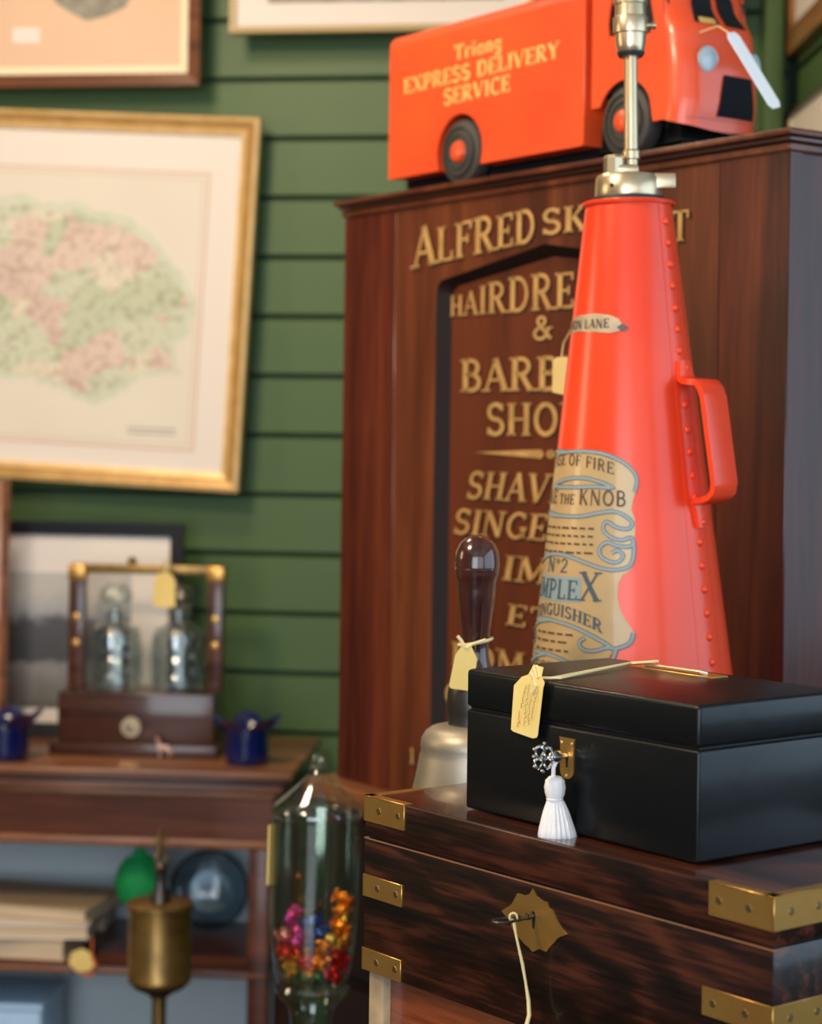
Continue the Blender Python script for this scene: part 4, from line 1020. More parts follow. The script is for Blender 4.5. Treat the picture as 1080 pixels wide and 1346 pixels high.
# white ticket hanging from the windscreen
a_ = P(960, 43, 2.36); tkt = thing('white_ticket', 'white card ticket dangling from the toy van windscreen', 'tag', a_)
bvec = P(1020, 142, 2.33) - a_; wv = Vector((.016, .016, .006))
G().prism([(0, -.3), (.06, -.5), (.94, -.5), (1, -.3), (1, .3), (.94, .5), (.06, .5), (0, .3)], lambda u, v: bvec * u + wv * v, lambda u, v: bvec * u + wv * v + Vector((.0006, 0, .0004))).done('card', M_whitecard, tkt, sharp=30)
G().prism([(.45, -.3), (.8, -.3), (.8, .3), (.45, .3)], lambda u, v: bvec * u + wv * v + Vector((-.0004, -.0003, -.0003)), lambda u, v: bvec * u + wv * v + Vector((-.0002, -.0002, -.0002))).done('print_block', M_tag, tkt)
G().tube([bvec * .03, Vector((-.012, .02, .012)), Vector((-.03, .05, .01))], .0008, 5).done('string', M_string, tkt)

# ================================================================== CONSOLE TABLE
cfr = P(384, 1017, 3.7); CON = Frame((cfr.x, cfr.y, 0), R(-4.5)); CT = cfr.z
con = thing('console_table', 'mahogany console table with moulded top and lower shelf against the green wall', 'table', CON.O, CON.rz)
LW, DP = 1.35, .44
def cz(py): return CON.px(200, py)[1]
G().box(-LW, 0, 0, DP, CT - .014, CT, .003).done('top', M_console, con)
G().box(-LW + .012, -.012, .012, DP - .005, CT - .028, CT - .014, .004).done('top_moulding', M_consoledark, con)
G().box(-LW + .022, -.022, .022, DP - .005, CT - .044, CT - .028, .003).done('top_moulding', M_console, con)
G().box(-LW + .036, -.036, .036, DP - .005, CT - .058, CT - .044, .005).done('top_moulding', M_console, con)
zf = cz(1107)
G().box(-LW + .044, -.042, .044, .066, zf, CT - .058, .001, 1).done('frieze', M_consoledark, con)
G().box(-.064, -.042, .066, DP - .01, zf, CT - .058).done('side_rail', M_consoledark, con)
G().box(-LW + .04, -.038, .036, .07, zf - .017, zf, .004).done('bead', M_console, con)
lxa, lxb = CON.px(326, 1200, .05)[0], CON.px(354, 1200, .05)[0]
for xx in (lxa, -LW + .05):
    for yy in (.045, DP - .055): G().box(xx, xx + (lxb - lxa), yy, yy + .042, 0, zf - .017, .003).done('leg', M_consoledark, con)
zsf = CON.px(200, 1277, .055)[1]
G().box(-LW + .06, lxb - .004, .05, DP - .01, zsf - .008, zsf + .008, .003).done('shelf', M_consoledark, con)
G().box(-LW + .06, lxb - .004, .043, .05, zsf - .004, zsf + .004, .002).done('shelf_lip', M_console, con)
G().box(-LW + .06, lxb - .004, DP - .012, DP - .002, .02, zf - .005).done('back_panel', M_bluegrey, con)
SH = zsf + .0085

# ---- tantalus
tD = 3.86; tz0 = CT; 
tb = onz(177, 995, CT)
TA = Frame((tb.x, tb.y, CT), R(-4.5))
ta = thing('tantalus', 'dark oak tantalus stand with brass mounts holding two decanters', 'decanter stand', TA.O, TA.rz)
tx = lambda px_, py=900: TA.px(px_, py, .01)[0]
tzz = lambda py: TA.px(177, py, .01)[1]
TD = .13
G().box(tx(66), tx(287), 0, TD + .02, 0, tzz(977), .004).done('plinth', M_tant, ta)
bd = G().box(tx(76), tx(281), .01, TD, tzz(977), tzz(911), .003).done('drawer_box', M_tant, ta)
o = G().lathe([(0, .006), (.010, .0055), (.012, .003), (.019, .003), (.0215, 0), (0, 0)], 28, mat=Matrix.Rotation(R(90), 3, 'X')).done('keyhole_medallion', M_brasspale, bd); o.location = (tx(173), .009, tzz(956))
G().lathe([(0, 0), (.004, 0), (.004, .001), (0, .001)], 12, (tx(173), .0035, tzz(956)), mat=Matrix.Rotation(R(90), 3, 'X')).done('keyhole', M_dark, bd)
for (xl, xr) in ((80, 101), (265, 286)):
    up = G().box(tx(xl), tx(xr) , TD * .45, TD * .45 + .032, tzz(911), tzz(762), .003).done('upright', M_tant, ta)
    G().box(tx(xl) - .002, tx(xr) + .002, TD * .45 - .002, TD * .45 + .034, tzz(766), tzz(745), .004).done('corner_mount', M_brass, up)
    for py in (815, 850): G().lathe([(0, .004), (.007, .002), (.008, 0), (0, 0)], 14, ((tx(xl) + tx(xr)) / 2, TD * .45, tzz(py)), mat=Matrix.Rotation(R(90), 3, 'X')).done('stud', M_brass, up)
G().box(tx(84), tx(285), TD * .45 + .006, TD * .45 + .026, tzz(757), tzz(745), .003).done('top_bar', M_brassold, ta)
G().lathe([(0, 0), (.012, 0), (.008, .006), (.010, .012), (0, .018)], 16, (tx(162), TD * .45 + .016, tzz(746))).done('finial', M_brassold, ta)
def decanter(cxp, label):
    loc = TA.world(tx(cxp), TD * .5, tzz(911) + .0008)
    d = thing('decanter', label, 'decanter', loc, TA.rz, 'cut glass decanters in the tantalus')
    k = 3.93 / FPX
    def cut(r, z, a): return r * (1 + .045 * (1 if (int(a / (2 * math.pi) * 24) + int(z / .016)) % 2 else -1) * (1 if .012 < z < .095 else 0))
    G().lathe([(0, .001), (31 * k, 0.001), (34 * k, .006)] + [(34 * k, z * .001) for z in range(12, 100, 8)] + [(34 * k, 72 * k), (30 * k, 82 * k), (17 * k, 88 * k), (12 * k, 93 * k), (12 * k, 99 * k), (18 * k, 102 * k), (18 * k, 104 * k), (9 * k, 104 * k), (9 * k, 90 * k), (26 * k, 79 * k), (30 * k, 70 * k), (29 * k, 8 * k), (0, 8 * k)], 48, mod=cut).done('bottle', M_crystal, d, sharp=12)
    G().lathe([(0, 97 * k), (7 * k, 97 * k), (8 * k, 105 * k), (12 * k, 107 * k), (20 * k, 113 * k), (23 * k, 123 * k), (19 * k, 133 * k), (10 * k, 139 * k), (0, 140 * k)], 10).done('stopper', M_crystal, d, sharp=5)
decanter(142, 'left of the two cut glass decanters with ball stoppers')
decanter(227, 'right cut glass decanter, behind the yellow tag of the tantalus')
tt = thing('tantalus_tag', 'yellow tag hanging from the brass bar of the tantalus', 'tag', TA.world(tx(214), TD * .45 - .044, tzz(752)))
k = 3.93 / FPX
G().prism([(-7 * k, 0), (7 * k, 0), (14 * k, -10 * k), (14 * k, -45 * k), (-14 * k, -45 * k), (-14 * k, -10 * k)], lambda u, v: (u, -.004, v), lambda u, v: (u, -.0034, v)).done('card', M_tag, tt)
G().tube([(0, -.004, -.004), (.004, -.002, .012), (0, .030, .026), (-.006, .056, .016)], .0025, 6).done('string', M_string, tt)

# ---- cobalt petal pots
def petal_pot(cx_, cy_, w_, label):
    p0 = onz(cx_, cy_, CT); k = p0.y / FPX
    o = thing('petal_pot', label, 'pot', (p0.x, p0.y, CT), 0, 'cobalt petal pots on the console')
    n = 60; g = G(); R0 = w_ * k
    prof = [(0, 0), (.62, 0), (.70, .03), (.74, .3), (.72, .75), (.74, 1.0)]
    def md(r, z, a): return r
    rows = [[(r_ * R0, z_ * R0 * 1.15, 0)] * n for r_, z_ in prof]
    vs = []
    for i, (r_, z_) in enumerate(prof + [(.86, 1.25), (1.12, 1.42), (1.06, 1.42), (.78, 1.22), (.66, .95), (.62, .2), (0, .15)]):
        q = []
        tip = 1 if 6 <= i <= 9 else 0
        for kk in range(n):
            a = 2 * math.pi * kk / n; pet = abs(math.sin(a * 2.5 + .6))
            rr = r_ * R0; zz = z_ * R0 * 1.15
            if tip: rr = rr * (.80 + .28 * pet); zz -= (1 - pet) * R0 * .42 * (.6 if i in (6, 9) else 1)
            if r_ == 0: q.append(None); continue
            q.append(g.b.verts.new((rr * math.cos(a), rr * math.sin(a), zz)))
        if r_ == 0: q = [g.b.verts.new((0, 0, z_ * R0 * 1.15))]
        vs.append(q)
    for a, b_ in zip(vs[:-1], vs[1:]):
        for kk in range(n):
            k2 = (kk + 1) % n
            if len(a) == 1: g.b.faces.new((a[0], b_[k2], b_[kk]))
            elif len(b_) == 1: g.b.faces.new((a[kk], a[k2], b_[0]))
            else: g.b.faces.new((a[kk], a[k2], b_[k2], b_[kk]))
    g.done('glazed_body', M_cobalt, o, sharp=60)
petal_pot(324, 1004, 39, 'cobalt blue petal-rimmed pot between the tantalus and the cabinet')
petal_pot(8, 998, 40, 'cobalt blue petal-rimmed pot at the left edge in front of the framed photograph')

# ---- tiny animal figurine
fp = onz(217, 997, CT); k = fp.y / FPX
fg = thing('horse_figurine', 'tiny pinkish porcelain horse figurine in front of the tantalus', 'figurine', (fp.x, fp.y, CT))
me = bpy.data.meshes.new('figurine_body')
V = [(-7, 0, 14), (0, 0, 15), (6, 0, 14), (-9, 0, 21), (-10, 0, 27), (-14, 0, 26), (-7, 2, 7), (-7.5, 2, 0.8), (-6.5, -2, 7), (-6, -2, 0.8), (6, 2, 7), (7, 2, 0.8), (6, -2, 7), (5.5, -2, 0.8), (9, 0, 12), (10, 0, 6)]
Ed = [(0, 1), (1, 2), (0, 3), (3, 4), (4, 5), (0, 6), (6, 7), (0, 8), (8, 9), (2, 10), (10, 11), (2, 12), (12, 13), (2, 14), (14, 15)]
rad = [4.2, 4, 4.2, 3, 2.6, 1.6, 1.5, 1.1, 1.5, 1.1, 1.7, 1.1, 1.7, 1.1, 1, .7]
me.from_pydata([(x * k, y * k, z * k) for x, y, z in V], Ed, [])
fo = bpy.data.objects.new('figurine_body', me); C.objects.link(fo); fo.parent = fg; me.materials.append(M_pink)
sm = fo.modifiers.new('skin', 'SKIN')
for i, r_ in enumerate(rad): me.skin_vertices[0].data[i].radius = (r_ * k, r_ * k)
me.skin_vertices[0].data[1].use_root = True
ss = fo.modifiers.new('sub', 'SUBSURF'); ss.levels = 2; ss.render_levels = 2

# ================================================================== PICTURES
def picture(name, label, cat, corners_fn, W, H, mould, mats, loc, rot, group=None):
    pass
def frame_bars(g, W, H, w_in, w_out, y0, y1):        # ring between inset w_out and w_in, front at y0, back at y1 ; origin bottom right, x to the left is negative
    a = [(-W + w_out, w_out), (-w_out, w_out), (-w_out, H - w_out), (-W + w_out, H - w_out)]
    b_ = [(-W + w_in, w_in), (-w_in, w_in), (-w_in, H - w_in), (-W + w_in, H - w_in)]
    yo = y0 if not isinstance(y0, tuple) else y0[0]; yi = y0 if not isinstance(y0, tuple) else y0[1]
    for i in range(4):
        j = (i + 1) % 4
        q = [(*a[i], yo), (*a[j], yo), (*b_[j], yi), (*b_[i], yi)]
        vf = [g.b.verts.new((x, y, z)) for x, z, y in q]; vk = [g.b.verts.new((x, y1, z)) for x, z, y in q]
        g.b.faces.new(vf); g.b.faces.new(vk[::-1])
        for m_ in range(4): g.b.faces.new((vf[m_], vk[m_], vk[(m_ + 1) % 4], vf[(m_ + 1) % 4]))
def wall_y(x, z): pass

# map in gilt frame
mo = P(313, 648, 4.125); MW, MH = .93, .783
mp_ = thing('framed_map', 'large gilt framed antique county map hanging askew on the green wall', 'framed map', mo, 0)
mp_.rotation_euler = (R(-1.2), R(2.5), R(-7.5))
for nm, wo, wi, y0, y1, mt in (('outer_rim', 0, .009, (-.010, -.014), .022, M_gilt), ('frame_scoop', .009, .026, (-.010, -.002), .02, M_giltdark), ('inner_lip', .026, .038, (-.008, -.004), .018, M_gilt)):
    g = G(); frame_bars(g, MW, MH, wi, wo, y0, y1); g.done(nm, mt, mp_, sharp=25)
def mpx(px_, py): f = Frame(mo, 0); x, z = f.px(px_, py); a = R(2.5); return (x * math.cos(a) - z * math.sin(a), x * math.sin(a) + z * math.cos(a)) 
MYS = 0.004
sheet = G().box(-MW + .034, -.034, MYS, MYS + .004, .034, MH - .034).done('paper', M_mat_cream, mp_)
def print_poly(nm, mt, poly, dy, par): return G().flat(poly, lambda u, v: (u, MYS - dy, v)).done(nm, mt, par, recalc=False)
inner_r, inner_b, inner_t = mpx(262, 400)[0], mpx(200, 590)[1], mpx(200, 222)[1]
inner_l = -MW - inner_r
print_poly('map_sheet', M_paper, [(inner_l, inner_b), (inner_r, inner_b), (inner_r, inner_t), (inner_l, inner_t)], .0004, sheet)
g = G()
for d_, w_ in ((0, .004), (.012, .0016)):
    g.ribbon([(inner_l + d_, inner_b + d_), (inner_r - d_, inner_b + d_), (inner_r - d_, inner_t - d_), (inner_l + d_, inner_t - d_)], w_, lambda u, v: Vector((u, MYS - .0008, v)), closed=True)
g.done('border_lines', M_pinkline, sheet, recalc=False)
isl_px = [(-160, 330), (-120, 285), (-70, 262), (-20, 256), (20, 256), (50, 268), (90, 266), (130, 280), (165, 290), (190, 312), (215, 340), (235, 365), (248, 395), (246, 420), (236, 440), (222, 448), (225, 470), (228, 488), (200, 490), (175, 495), (160, 505), (140, 515), (120, 526), (95, 520), (75, 508), (50, 500), (25, 490), (0, 492), (-30, 480), (-70, 490), (-110, 470), (-150, 440), (-175, 400)]
ip = [mpx(*p) for p in isl_px]; ip2 = []
for a, b_ in zip(ip, ip[1:] + ip[:1]):
    for k_ in range(5):
        q_ = Vector(a).lerp(Vector(b_), k_ / 5); ip2.append((q_.x + random.uniform(-.005, .005), q_.y + random.uniform(-.005, .005)))
cen = (sum(p[0] for p in ip2) / len(ip2), sum(p[1] for p in ip2) / len(ip2))
print_poly('coast_wash', M_coast, [(cen[0] + (x - cen[0]) * 1.03, cen[1] + (z - cen[1]) * 1.045) for x, z in ip2], .0010, sheet)
print_poly('counties', M_map, [(cen[0] + (x - cen[0]) * .97, cen[1] + (z - cen[1]) * .955) for x, z in ip2], .0014, sheet)
g = G(); 
for dz in (0, .008): g.ribbon([mpx(162, 562 + dz * 800), mpx(228, 565 + dz * 800)], .003, lambda u, v: Vector((u, MYS - .0009, v)))
g.done('imprint', M_greyink, sheet, recalc=False)

# brown framed picture, upper left
def flatpic(name, label, px_, py_, D, W, H, layers, back, yaw=-8, roll=0.0):
    o0 = P(px_, py_, D); t = thing(name, label, 'picture', o0)
    t.rotation_euler = (0, R(roll), R(yaw))
    for nm, wo, wi, y0, y1, mt in layers:
        g = G(); frame_bars(g, W, H, wi, wo, y0, y1); g.done(nm, mt, t, sharp=25)
    nm, mt, ins = back
    b_ = G().box(-W + ins, -ins, .004, .010, ins, H - ins).done(nm, mt, t)
    return t, b_
k = 4.12 / FPX
t1, b1 = flatpic('wood_framed_picture', 'brown wooden framed picture with salmon mount, top left corner', 262, 112, 4.12, .62, .5,
    [('frame', 0, .026, (-.006, -.002), .02, M_brownframe), ('slip', .026, .042, (.0, .002), .012, M_creambead)], ('mount', M_salmon, .038))
f1 = Frame(t1.location, R(-8))
g = G(); blob = [f1.px(x, y) for x, y in ((58, -20), (75, 5), (95, 18), (115, 27), (140, 20), (165, 8), (178, -20))]
G().flat(blob, lambda u, v: (u, .0034, v)).done('engraving', M_greyink, b1, recalc=False)
q_ = [f1.px(x, y) for x, y in ((16, 36), (52, 36), (52, 56), (16, 56))]
G().flat(q_, lambda u, v: (u, .0032, v)).done('caption_slip', M_whitemat, b1, recalc=False)
t2, b2 = flatpic('pale_framed_print', 'pale gilt framed print beside the toy van, top centre', 700, 38, 4.02, .63, .4,
    [('frame', 0, .014, (-.006, -.002), .02, M_paleframe)], ('mount', M_mat_cream, .012))
f2 = Frame(t2.location, R(-8))
G().box(-.55, -.06, .0028, .0038, .062, .34).done('print', M_greyink, b2)
t3, b3 = flatpic('cream_print', 'cream framed print just showing above the toy van cab', 965, 16, 3.93, .3, .3,
    [('frame', 0, .012, (-.006, -.002), .02, M_paleframe)], ('mount', M_mat_cream, .010))
# black framed photograph leaning on the wall behind the tantalus
PB = onz(237, 972, CT + .001)
kd = 4.08
pb = P(236, 975, kd); pb.z = CT + .0015
t4 = thing('framed_photograph', 'black framed landscape photograph with white mount behind the tantalus', 'framed photograph', pb)
t4.rotation_euler = (R(-2.0), 0, R(-6))
H4 = CZ + ray(236, 690)[1] * kd - CT; W4 = .47
g = G(); frame_bars(g, W4, H4, .027, 0, (-.012, -.008), .012); g.done('frame', M_blackframe, t4, sharp=25)
m4 = G().box(-W4 + .025, -.025, .002, .008, .012, H4 - .025).done('mount', M_whitemat, t4)
f4 = Frame(pb, R(-6))
pa = f4.px(171, 755); pbm = f4.px(0, 929)
x0_, x1_, z0_, z1_ = -W4 + .06, pa[0], pbm[1], pa[1]
def photo_mat():
    m = bpy.data.materials.new('photo_landscape'); m.use_nodes = True; nt = m.node_tree; N = nt.nodes; L = nt.links
    p = N['Principled BSDF']; p.inputs['Roughness'].default_value = .4
    tc = N.new('ShaderNodeTexCoord'); sp_ = N.new('ShaderNodeSeparateXYZ'); L.new(tc.outputs['Generated'], sp_.inputs[0])
    nz = N.new('ShaderNodeTexNoise'); nz.inputs['Scale'].default_value = 7; nz.inputs['Detail'].default_value = 5; L.new(tc.outputs['Generated'], nz.inputs['Vector'])
    ma = N.new('ShaderNodeMath'); ma.operation = 'MULTIPLY_ADD'; ma.inputs[1].default_value = .3; L.new(nz.outputs['Fac'], ma.inputs[0]); L.new(sp_.outputs['Z'], ma.inputs[2])
    r = N.new('ShaderNodeValToRGB'); e = r.color_ramp.elements
    e[0].position = .12; e[0].color = (.10, .09, .08, 1); e[1].position = 1.0; e[1].color = (.50, .48, .46, 1)
    for q, c_ in ((.3, (.15, .14, .13)), (.46, (.22, .21, .20)), (.53, (.05, .05, .055)), (.76, (.07, .07, .08)), (.84, (.32, .33, .36))):
        x = e.new(q); x.color = (*c_, 1)
    L.new(ma.outputs[0], r.inputs[0]); L.new(r.outputs[0], p.inputs['Base Color']); return m
G().box(x0_, x1_, .0008, .0022, z0_, z1_).done('photo', photo_mat(), m4)
# narrow wooden board at the left edge
lb = P(9, 800, 3.98)
t5 = thing('wooden_board', 'narrow brown upright board cut off by the left edge of the picture', 'board', (lb.x, lb.y, CT + .0012), R(-4))
zh = CZ + ray(8, 632)[1] * 3.98 - CT
G().box(-.10, 0, 0, .018, 0, zh, .002).done('panel', M_orangeframe, t5)
G().box(-.012, .001, -.004, 0, 0, zh, .001, 1).done('edge_strip', M_brownframe, t5)
# frames on the right wall: built in a frame whose x runs towards the camera
def sidepic(name, label, pa, pb_, h_, thick, mt, mt2):
    a = ray(*pa); D0 = (XR - .002) / a[0]; z0 = CZ + a[1] * D0
    a2 = ray(*pb_); D1 = (XR - .002) / a2[0]
    return D0, z0, D1
D0, z0, _ = sidepic('', '', (1046, 76), (1080, 50), 0, 0, None, None)
t6 = thing('tan_framed_picture', 'light wooden framed picture high on the right-hand wall', 'picture', (XR - .002, D0, z0))
g = G(); W_, H_ = .5, .42
def side_bars(g, W, H, wo, wi, x0_, x1_):
    a = [(0 - wo, wo), (-W + wo, wo), (-W + wo, H - wo), (-wo, H - wo)]; b_ = [(-wi, wi), (-W + wi, wi), (-W + wi, H - wi), (-wi, H - wi)]
    for i in range(4):
        j = (i + 1) % 4
        q = [a[i], a[j], b_[j], b_[i]]
        vf = [g.b.verts.new((x0_, y, z)) for y, z in q]; vk = [g.b.verts.new((x1_, y, z)) for y, z in q]
        g.b.faces.new(vf); g.b.faces.new(vk[::-1])
        for m_ in range(4): g.b.faces.new((vf[m_], vk[m_], vk[(m_ + 1) % 4], vf[(m_ + 1) % 4]))
side_bars(g, W_, H_, 0, .05, -.022, .0); g.done('frame', M_orangeframe, t6, sharp=25)
G().box(-.012, -.004, -W_ + .04, -.04, .04, H_ - .04).done('mount', M_mat_cream, t6)
D0, z0, _ = sidepic('', '', (1041, 152), (1080, 110), 0, 0, None, None)
t7 = thing('dark_edged_picture', 'dark edged picture with cream mount low on the right-hand wall', 'picture', (XR - .002, D0, z0 - .40))
g = G(); side_bars(g, .5, .40, 0, .012, -.018, 0); g.done('frame', M_mahdark, t7, sharp=25)
G().box(-.010, -.003, -.49, -.01, .01, .39).done('mount', M_mat_cream, t7)
G().box(-.014, -.0101, -.05, -.018, .30, .385).done('caption_slip', M_creambead, t7)

# ================================================================== GLASS JAR WITH FOIL SWEETS
JD = 2.6; kj = JD / FPX; jc = P(415, 1200, JD)
JB = CZ - (1400 - 572) * kj
def jz(py): return (572 - py) * kj + CZ - JB
jar = thing('glass_jar', 'tall footed glass apothecary jar with pointed lid holding foil sweets', 'jar', (jc.x - .006, JD, JB))
jar.rotation_euler = (0, R(1.0), 0)
jp = lambda L_: [(a * kj, jz(b_)) for a, b_ in L_]
G().lathe(jp([(0, 1400), (46, 1400), (47, 1394), (36, 1385), (28, 1365), (26, 1345), (30, 1325), (40, 1314), (47, 1306), (49, 1298), (46, 1292), (48, 1284), (52, 1270), (56, 1240), (58, 1200), (59, 1080), (60, 1074), (56, 1074), (55, 1080), (54, 1200), (52, 1240), (48, 1270), (42, 1286), (0, 1289)]), 48).done('bowl', M_glassj, jar, sharp=40)
G().lathe(jp([(58, 1073), (61, 1070), (61, 1064), (56, 1058), (44, 1048), (30, 1036), (18, 1025), (12, 1018), (10, 1014), (13, 1010), (8, 1005), (11, 1000), (9, 994), (0, 991)]), 48).done('lid', M_glassj, jar, sharp=40)
G().prism([(-3, 1085), (5, 1088), (5, 1166), (-3, 1164)], lambda u, v: Vector((-.0585 + u * kj * .6, -.01 + u * .002, jz(v))), lambda u, v: Vector((-.0605 + u * kj * .6, -.0095 + u * .002, jz(v)))).done('tag', M_tag, jar)
cols = {'red': (.75, .03, .03), 'orange': (.95, .28, .02), 'magenta': (.75, .06, .38), 'gold': (.95, .50, .08), 'blue': (.03, .09, .40), 'green': (.04, .16, .07), 'pink': (.90, .30, .32)}
sweets = [(385, 1203, 'magenta'), (398, 1219, 'magenta'), (376, 1225, 'pink'), (388, 1234, 'magenta'), (413, 1204, 'blue'), (422, 1218, 'blue'), (406, 1236, 'blue'),
          (462, 1182, 'orange'), (451, 1196, 'orange'), (461, 1208, 'gold'), (448, 1216, 'orange'), (437, 1228, 'gold'), (452, 1234, 'orange'), (424, 1240, 'orange'),
          (378, 1246, 'red'), (392, 1253, 'orange'), (408, 1256, 'red'), (424, 1258, 'orange'), (440, 1250, 'red'), (453, 1254, 'red'), (382, 1266, 'gold'), (396, 1270, 'pink'), (412, 1272, 'orange'),
          (428, 1274, 'red'), (443, 1270, 'red'), (405, 1283, 'green'), (422, 1284, 'green'), (390, 1281, 'green'), (436, 1283, 'red')]
sw = {}
def sweet_mesh():
    g = G()
    g.lathe([(.003, -.016), (.0095, -.0135), (.009, -.0125), (.003, -.0095), (.007, -.0065), (.0095, -.0025), (.0098, .001), (.008, .006), (.003, .0095), (.009, .0125), (.0095, .0135), (.003, .016)], 12, mod=lambda r, z, a: r * (1 + (.12 * math.cos(a * 6) if abs(z) < .009 else .3 * math.cos(a * 6))))
    return g
jl = Vector((jc.x - .006, JD, JB))
for i, (qx, qy, cname) in enumerate(sweets):
    mt = mat('foil_' + cname, cols[cname], .22, metal=.75, bump=.5, bscale=260)
    if cname not in sw: o = sweet_mesh().done('foil_sweet', mt); sw[cname] = o
    else: o = sw[cname].copy(); C.objects.link(o)
    p = P(qx, qy, JD); zc = min(p.z, JB + jz(1277)) if qy > 1276 else p.z
    p.z = max(zc, JB + jz(1278)); dx = p.x - (jl.x + (p.z - JB) * math.sin(R(1)))
    rmax = (.032 if qy > 1262 else .038); dx = max(-rmax, min(rmax, dx)); dep = math.sqrt(max(0, rmax ** 2 - dx * dx))
    p.x = jl.x + (p.z - JB) * math.sin(R(1)) + dx; p.y = JD - dep * (.9 if i % 3 else .1)
    o.location = p; o.rotation_euler = (random.uniform(0, 6), random.uniform(0, 6), random.uniform(0, 6)); o.scale = (.95, .95, .95)
    tag(o, '%s foil-wrapped sweet inside the glass jar' % cname, 'sweet', '%s foil sweets in the jar' % cname)
st = thing('jar_stool', 'small round wooden stool under the glass jar', 'stool', (jc.x - .006, JD, 0))
G().lathe([(0, JB - .022), (.078, JB - .022), (.08, JB - .012), (.078, JB - .0005), (0, JB - .0005)], 36).done('seat', M_darkwood_shade, st)  # darkened like the chest, for the shadow around the jar
for a in (45, 135, 225, 315): G().tube([(.05 * math.cos(R(a)), .05 * math.sin(R(a)), JB - .022), (.085 * math.cos(R(a)), .085 * math.sin(R(a)), 0.002)], [.011, .008], 10).done('leg', M_darkwood_shade, st)

# ================================================================== THINGS UNDER THE CONSOLE
# brass vessel on a stem, standing in front of the shelf
VD = 3.5; kv = VD / FPX; vc = P(210, 1240, VD)
ves = thing('brass_vessel', 'aged brass cylinder with chained hook top on a slim stem before the shelf', 'vessel', (vc.x, VD, 0))
vz = lambda py: CZ + (572 - py) * kv + .004
vp = lambda L_: [(a * kv, vz(b_)) for a, b_ in L_]
G().lathe(vp([(0, 1192), (40, 1192), (44, 1194), (44, 1200), (41, 1202), (41, 1290), (42, 1292), (40, 1298), (0, 1298)]), 44).done('cylinder', M_brassold, ves, sharp=35)
G().lathe(vp([(0, 1296), (41, 1297), (34, 1304), (18, 1312), (11, 1318), (0, 1318)]), 36).done('funnel', M_iron, ves)
G().lathe([(0, 0), (.11, 0), (.112, .012), (.06, .024), (.02, .04), (10 * kv, .07), (9.5 * kv, vz(1316)), (0, vz(1316))], 36).done('stem', M_brassold, ves, sharp=35)
G().lathe(vp([(0, 1193), (14, 1193), (12, 1182), (7, 1172), (7, 1150), (10, 1146), (6, 1140), (0, 1140)]), 20).done('neck', M_iron, ves)
for i, py in enumerate((1134, 1124, 1114, 1105)):
    a = 90 * (i % 2)
    G().tube([(7 * kv * math.cos(R(q_)) * math.cos(R(a)) , 7 * kv * math.cos(R(q_)) * math.sin(R(a)), vz(py) + 8 * kv * math.sin(R(q_))) for q_ in range(0, 360, 24)], 2 * kv, 6, closed=True).done('chain_link', M_brassold, ves)
# green pouch hanging under the frieze
gp = CON.world(CON.px(184, 1150, .16)[0], .16, 0); gk = gp.y / FPX
gzc = CZ + ray(184, 1156)[1] * gp.y
pch = thing('green_pouch', 'bright emerald green cloth pouch hanging under the console frieze', 'pouch', (gp.x, gp.y, gzc))
g = G(); g.lathe([(0, -38 * gk), (16 * gk, -36 * gk), (28 * gk, -24 * gk), (33 * gk, -4 * gk), (30 * gk, 16 * gk), (20 * gk, 28 * gk), (8 * gk, 34 * gk), (9 * gk, 40 * gk), (0, 40 * gk)], 36, mod=lambda r, z, a: r * (1 + .06 * math.sin(a * 5 + z * 60)) * (1 - .3 * abs(math.sin(a))))
g.done('cloth', M_emerald, pch, sharp=70)
G().tube([(0, 0, 38 * gk), (0, .002, zf - gzc + .02)], .002, 6).done('cord', M_emerald, pch)
# blue glass dish standing against the back
dd = CON.world(CON.px(276, 1175, .36)[0], .36, 0); dk = dd.y / FPX; dr = 52 * dk
ds = thing('glass_dish', 'grey-blue glass dish standing on edge on the console shelf', 'dish', (dd.x, dd.y, SH + dr * .985))
g = G(); g.lathe([(0, .004), (26 * dk, .004), (29 * dk, -.002), (32 * dk, .004), (44 * dk, .012), (52 * dk, .022), (52 * dk, .026), (43 * dk, .017), (30 * dk, .009), (0, .009)], 48, mat=Matrix.Rotation(R(90 - 12), 3, 'X')); g.done('plate', M_bluering, ds, sharp=40)
G().tube([Matrix.Rotation(R(78), 3, 'X') @ Vector((50 * dk * math.cos(R(a)), 50 * dk * math.sin(R(a)), .023)) for a in range(0, 360, 12)], .003, 6, closed=True).done('rim', M_dark, ds)
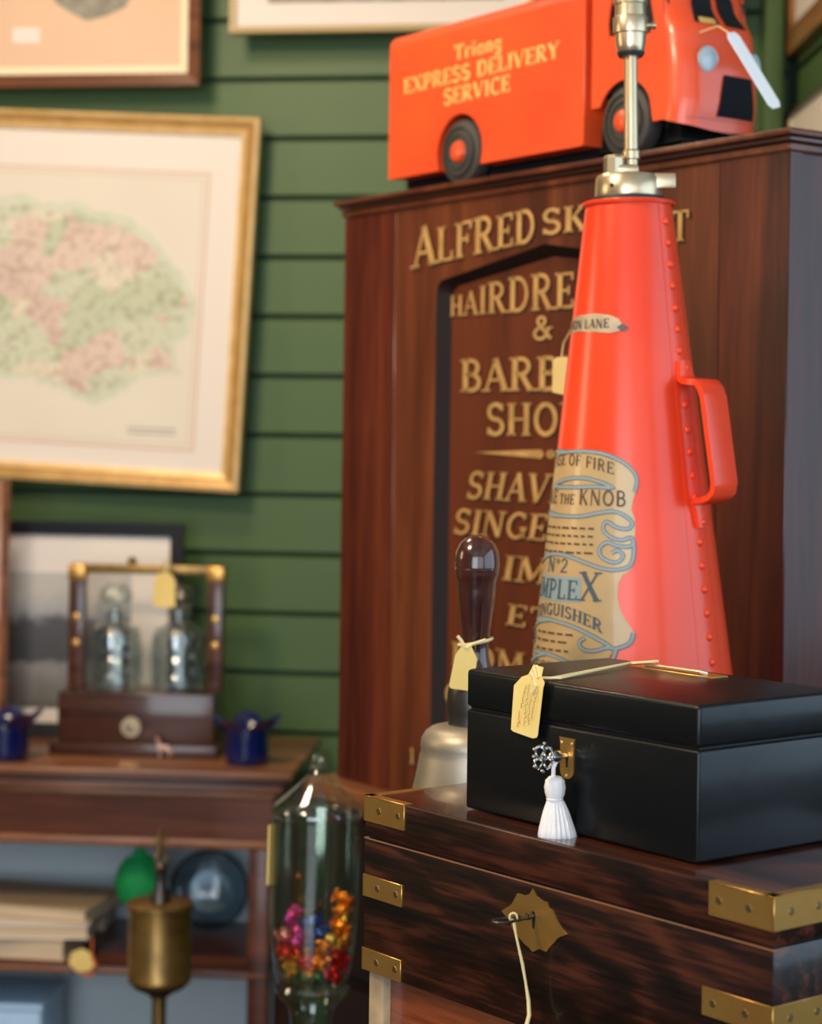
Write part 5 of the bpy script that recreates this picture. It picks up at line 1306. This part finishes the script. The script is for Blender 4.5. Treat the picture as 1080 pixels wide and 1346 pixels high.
# books on the shelf
def book(px0, px1, yl, dpt, zb_, th, rz_, cov, label):
    x0 = CON.px(px0, 1230, yl)[0]; x1 = CON.px(px1, 1230, yl)[0]; w_ = x1 - x0
    o = thing('old_book', label, 'book', CON.world(x1, yl, SH + zb_), CON.rz + rz_, 'stacked old books on the console shelf')
    G().box(-w_ + .004, -.003, .003, dpt - .004, .003, th - .003).done('pages', M_bookpaper, o)
    for z in (0, th - .003): G().box(-w_, 0, 0, dpt, z, z + .003, .001, 1).done('cover', cov, o)
    G().box(-w_, -w_ + .003, 0, dpt, 0, th, .001, 1).done('spine', cov, o)
book(-110, 84, .07, .2, 0.0005, .040, R(-4), M_bookcover3, 'thick buff book at the bottom of the stack on the console shelf')
book(-70, 116, .08, .19, .0415, .028, R(5), M_whitemat, 'white-edged book in the middle of the stack on the console shelf')
book(-90, 112, .085, .19, .0705, .026, R(-10), M_bookcover, 'tan book on top of the stack on the console shelf')
o = thing('grey_book', 'small greyish book lying behind the stacked books on the console shelf', 'book', CON.world(CON.px(138, 1215, .30)[0], .300, SH + .0005), CON.rz)
G().box(-.10, -.003, .003, .09, .003, .047).done('pages', M_bookpaper, o)
for z in (0, .047): G().box(-.104, 0, 0, .094, z, z + .003, .001, 1).done('cover', M_bookcover2, o)
G().box(-.104, -.101, 0, .094, 0, .05).done('spine', M_bookcover2, o)
yt_ = CON.world(CON.px(108, 1262, .036)[0], .036, 0); ty = CZ + ray(108, 1262)[1] * yt_.y
o = thing('shelf_tag', 'round yellow tag with red thread hanging on the shelf edge', 'tag', (yt_.x, yt_.y, ty))
ko = yt_.y / FPX
G().prism([(-18 * ko, -4 * ko), (-14 * ko, 10 * ko), (0, 16 * ko), (14 * ko, 8 * ko), (17 * ko, -4 * ko), (10 * ko, -14 * ko), (-6 * ko, -16 * ko)], lambda u, v: (u, -.002, v), lambda u, v: (u, -.0012, v)).done('card', M_tag, o)
G().tube([(12 * ko, -.003, 6 * ko), (19 * ko, -.004, -6 * ko), (12 * ko, -.004, -20 * ko), (0, -.003, -18 * ko)], .0025, 6).done('thread', M_tagred, o)
G().tube([(12 * ko, -.003, 6 * ko), (13 * ko, .0, 22 * ko), (10 * ko, .02, 26 * ko)], .0018, 6).done('thread', M_tagred, o)
# pale blue tub on the floor
bb = CON.world(CON.px(55, 1330, .15)[0], .15, 0); bzt2 = CZ + ray(40, 1319)[1] * (bb.y)
o = thing('blue_tub', 'pale blue plastic tub on the floor below the shelf', 'tub', bb, CON.rz)
G().box(-.28, 0, 0, .18, 0, bzt2 - .012, .012).done('tub_body', M_paleblue, o)
G().box(-.286, .004, -.004, .184, bzt2 - .02, bzt2, .008).done('tub_lid', M_paleblue, o)
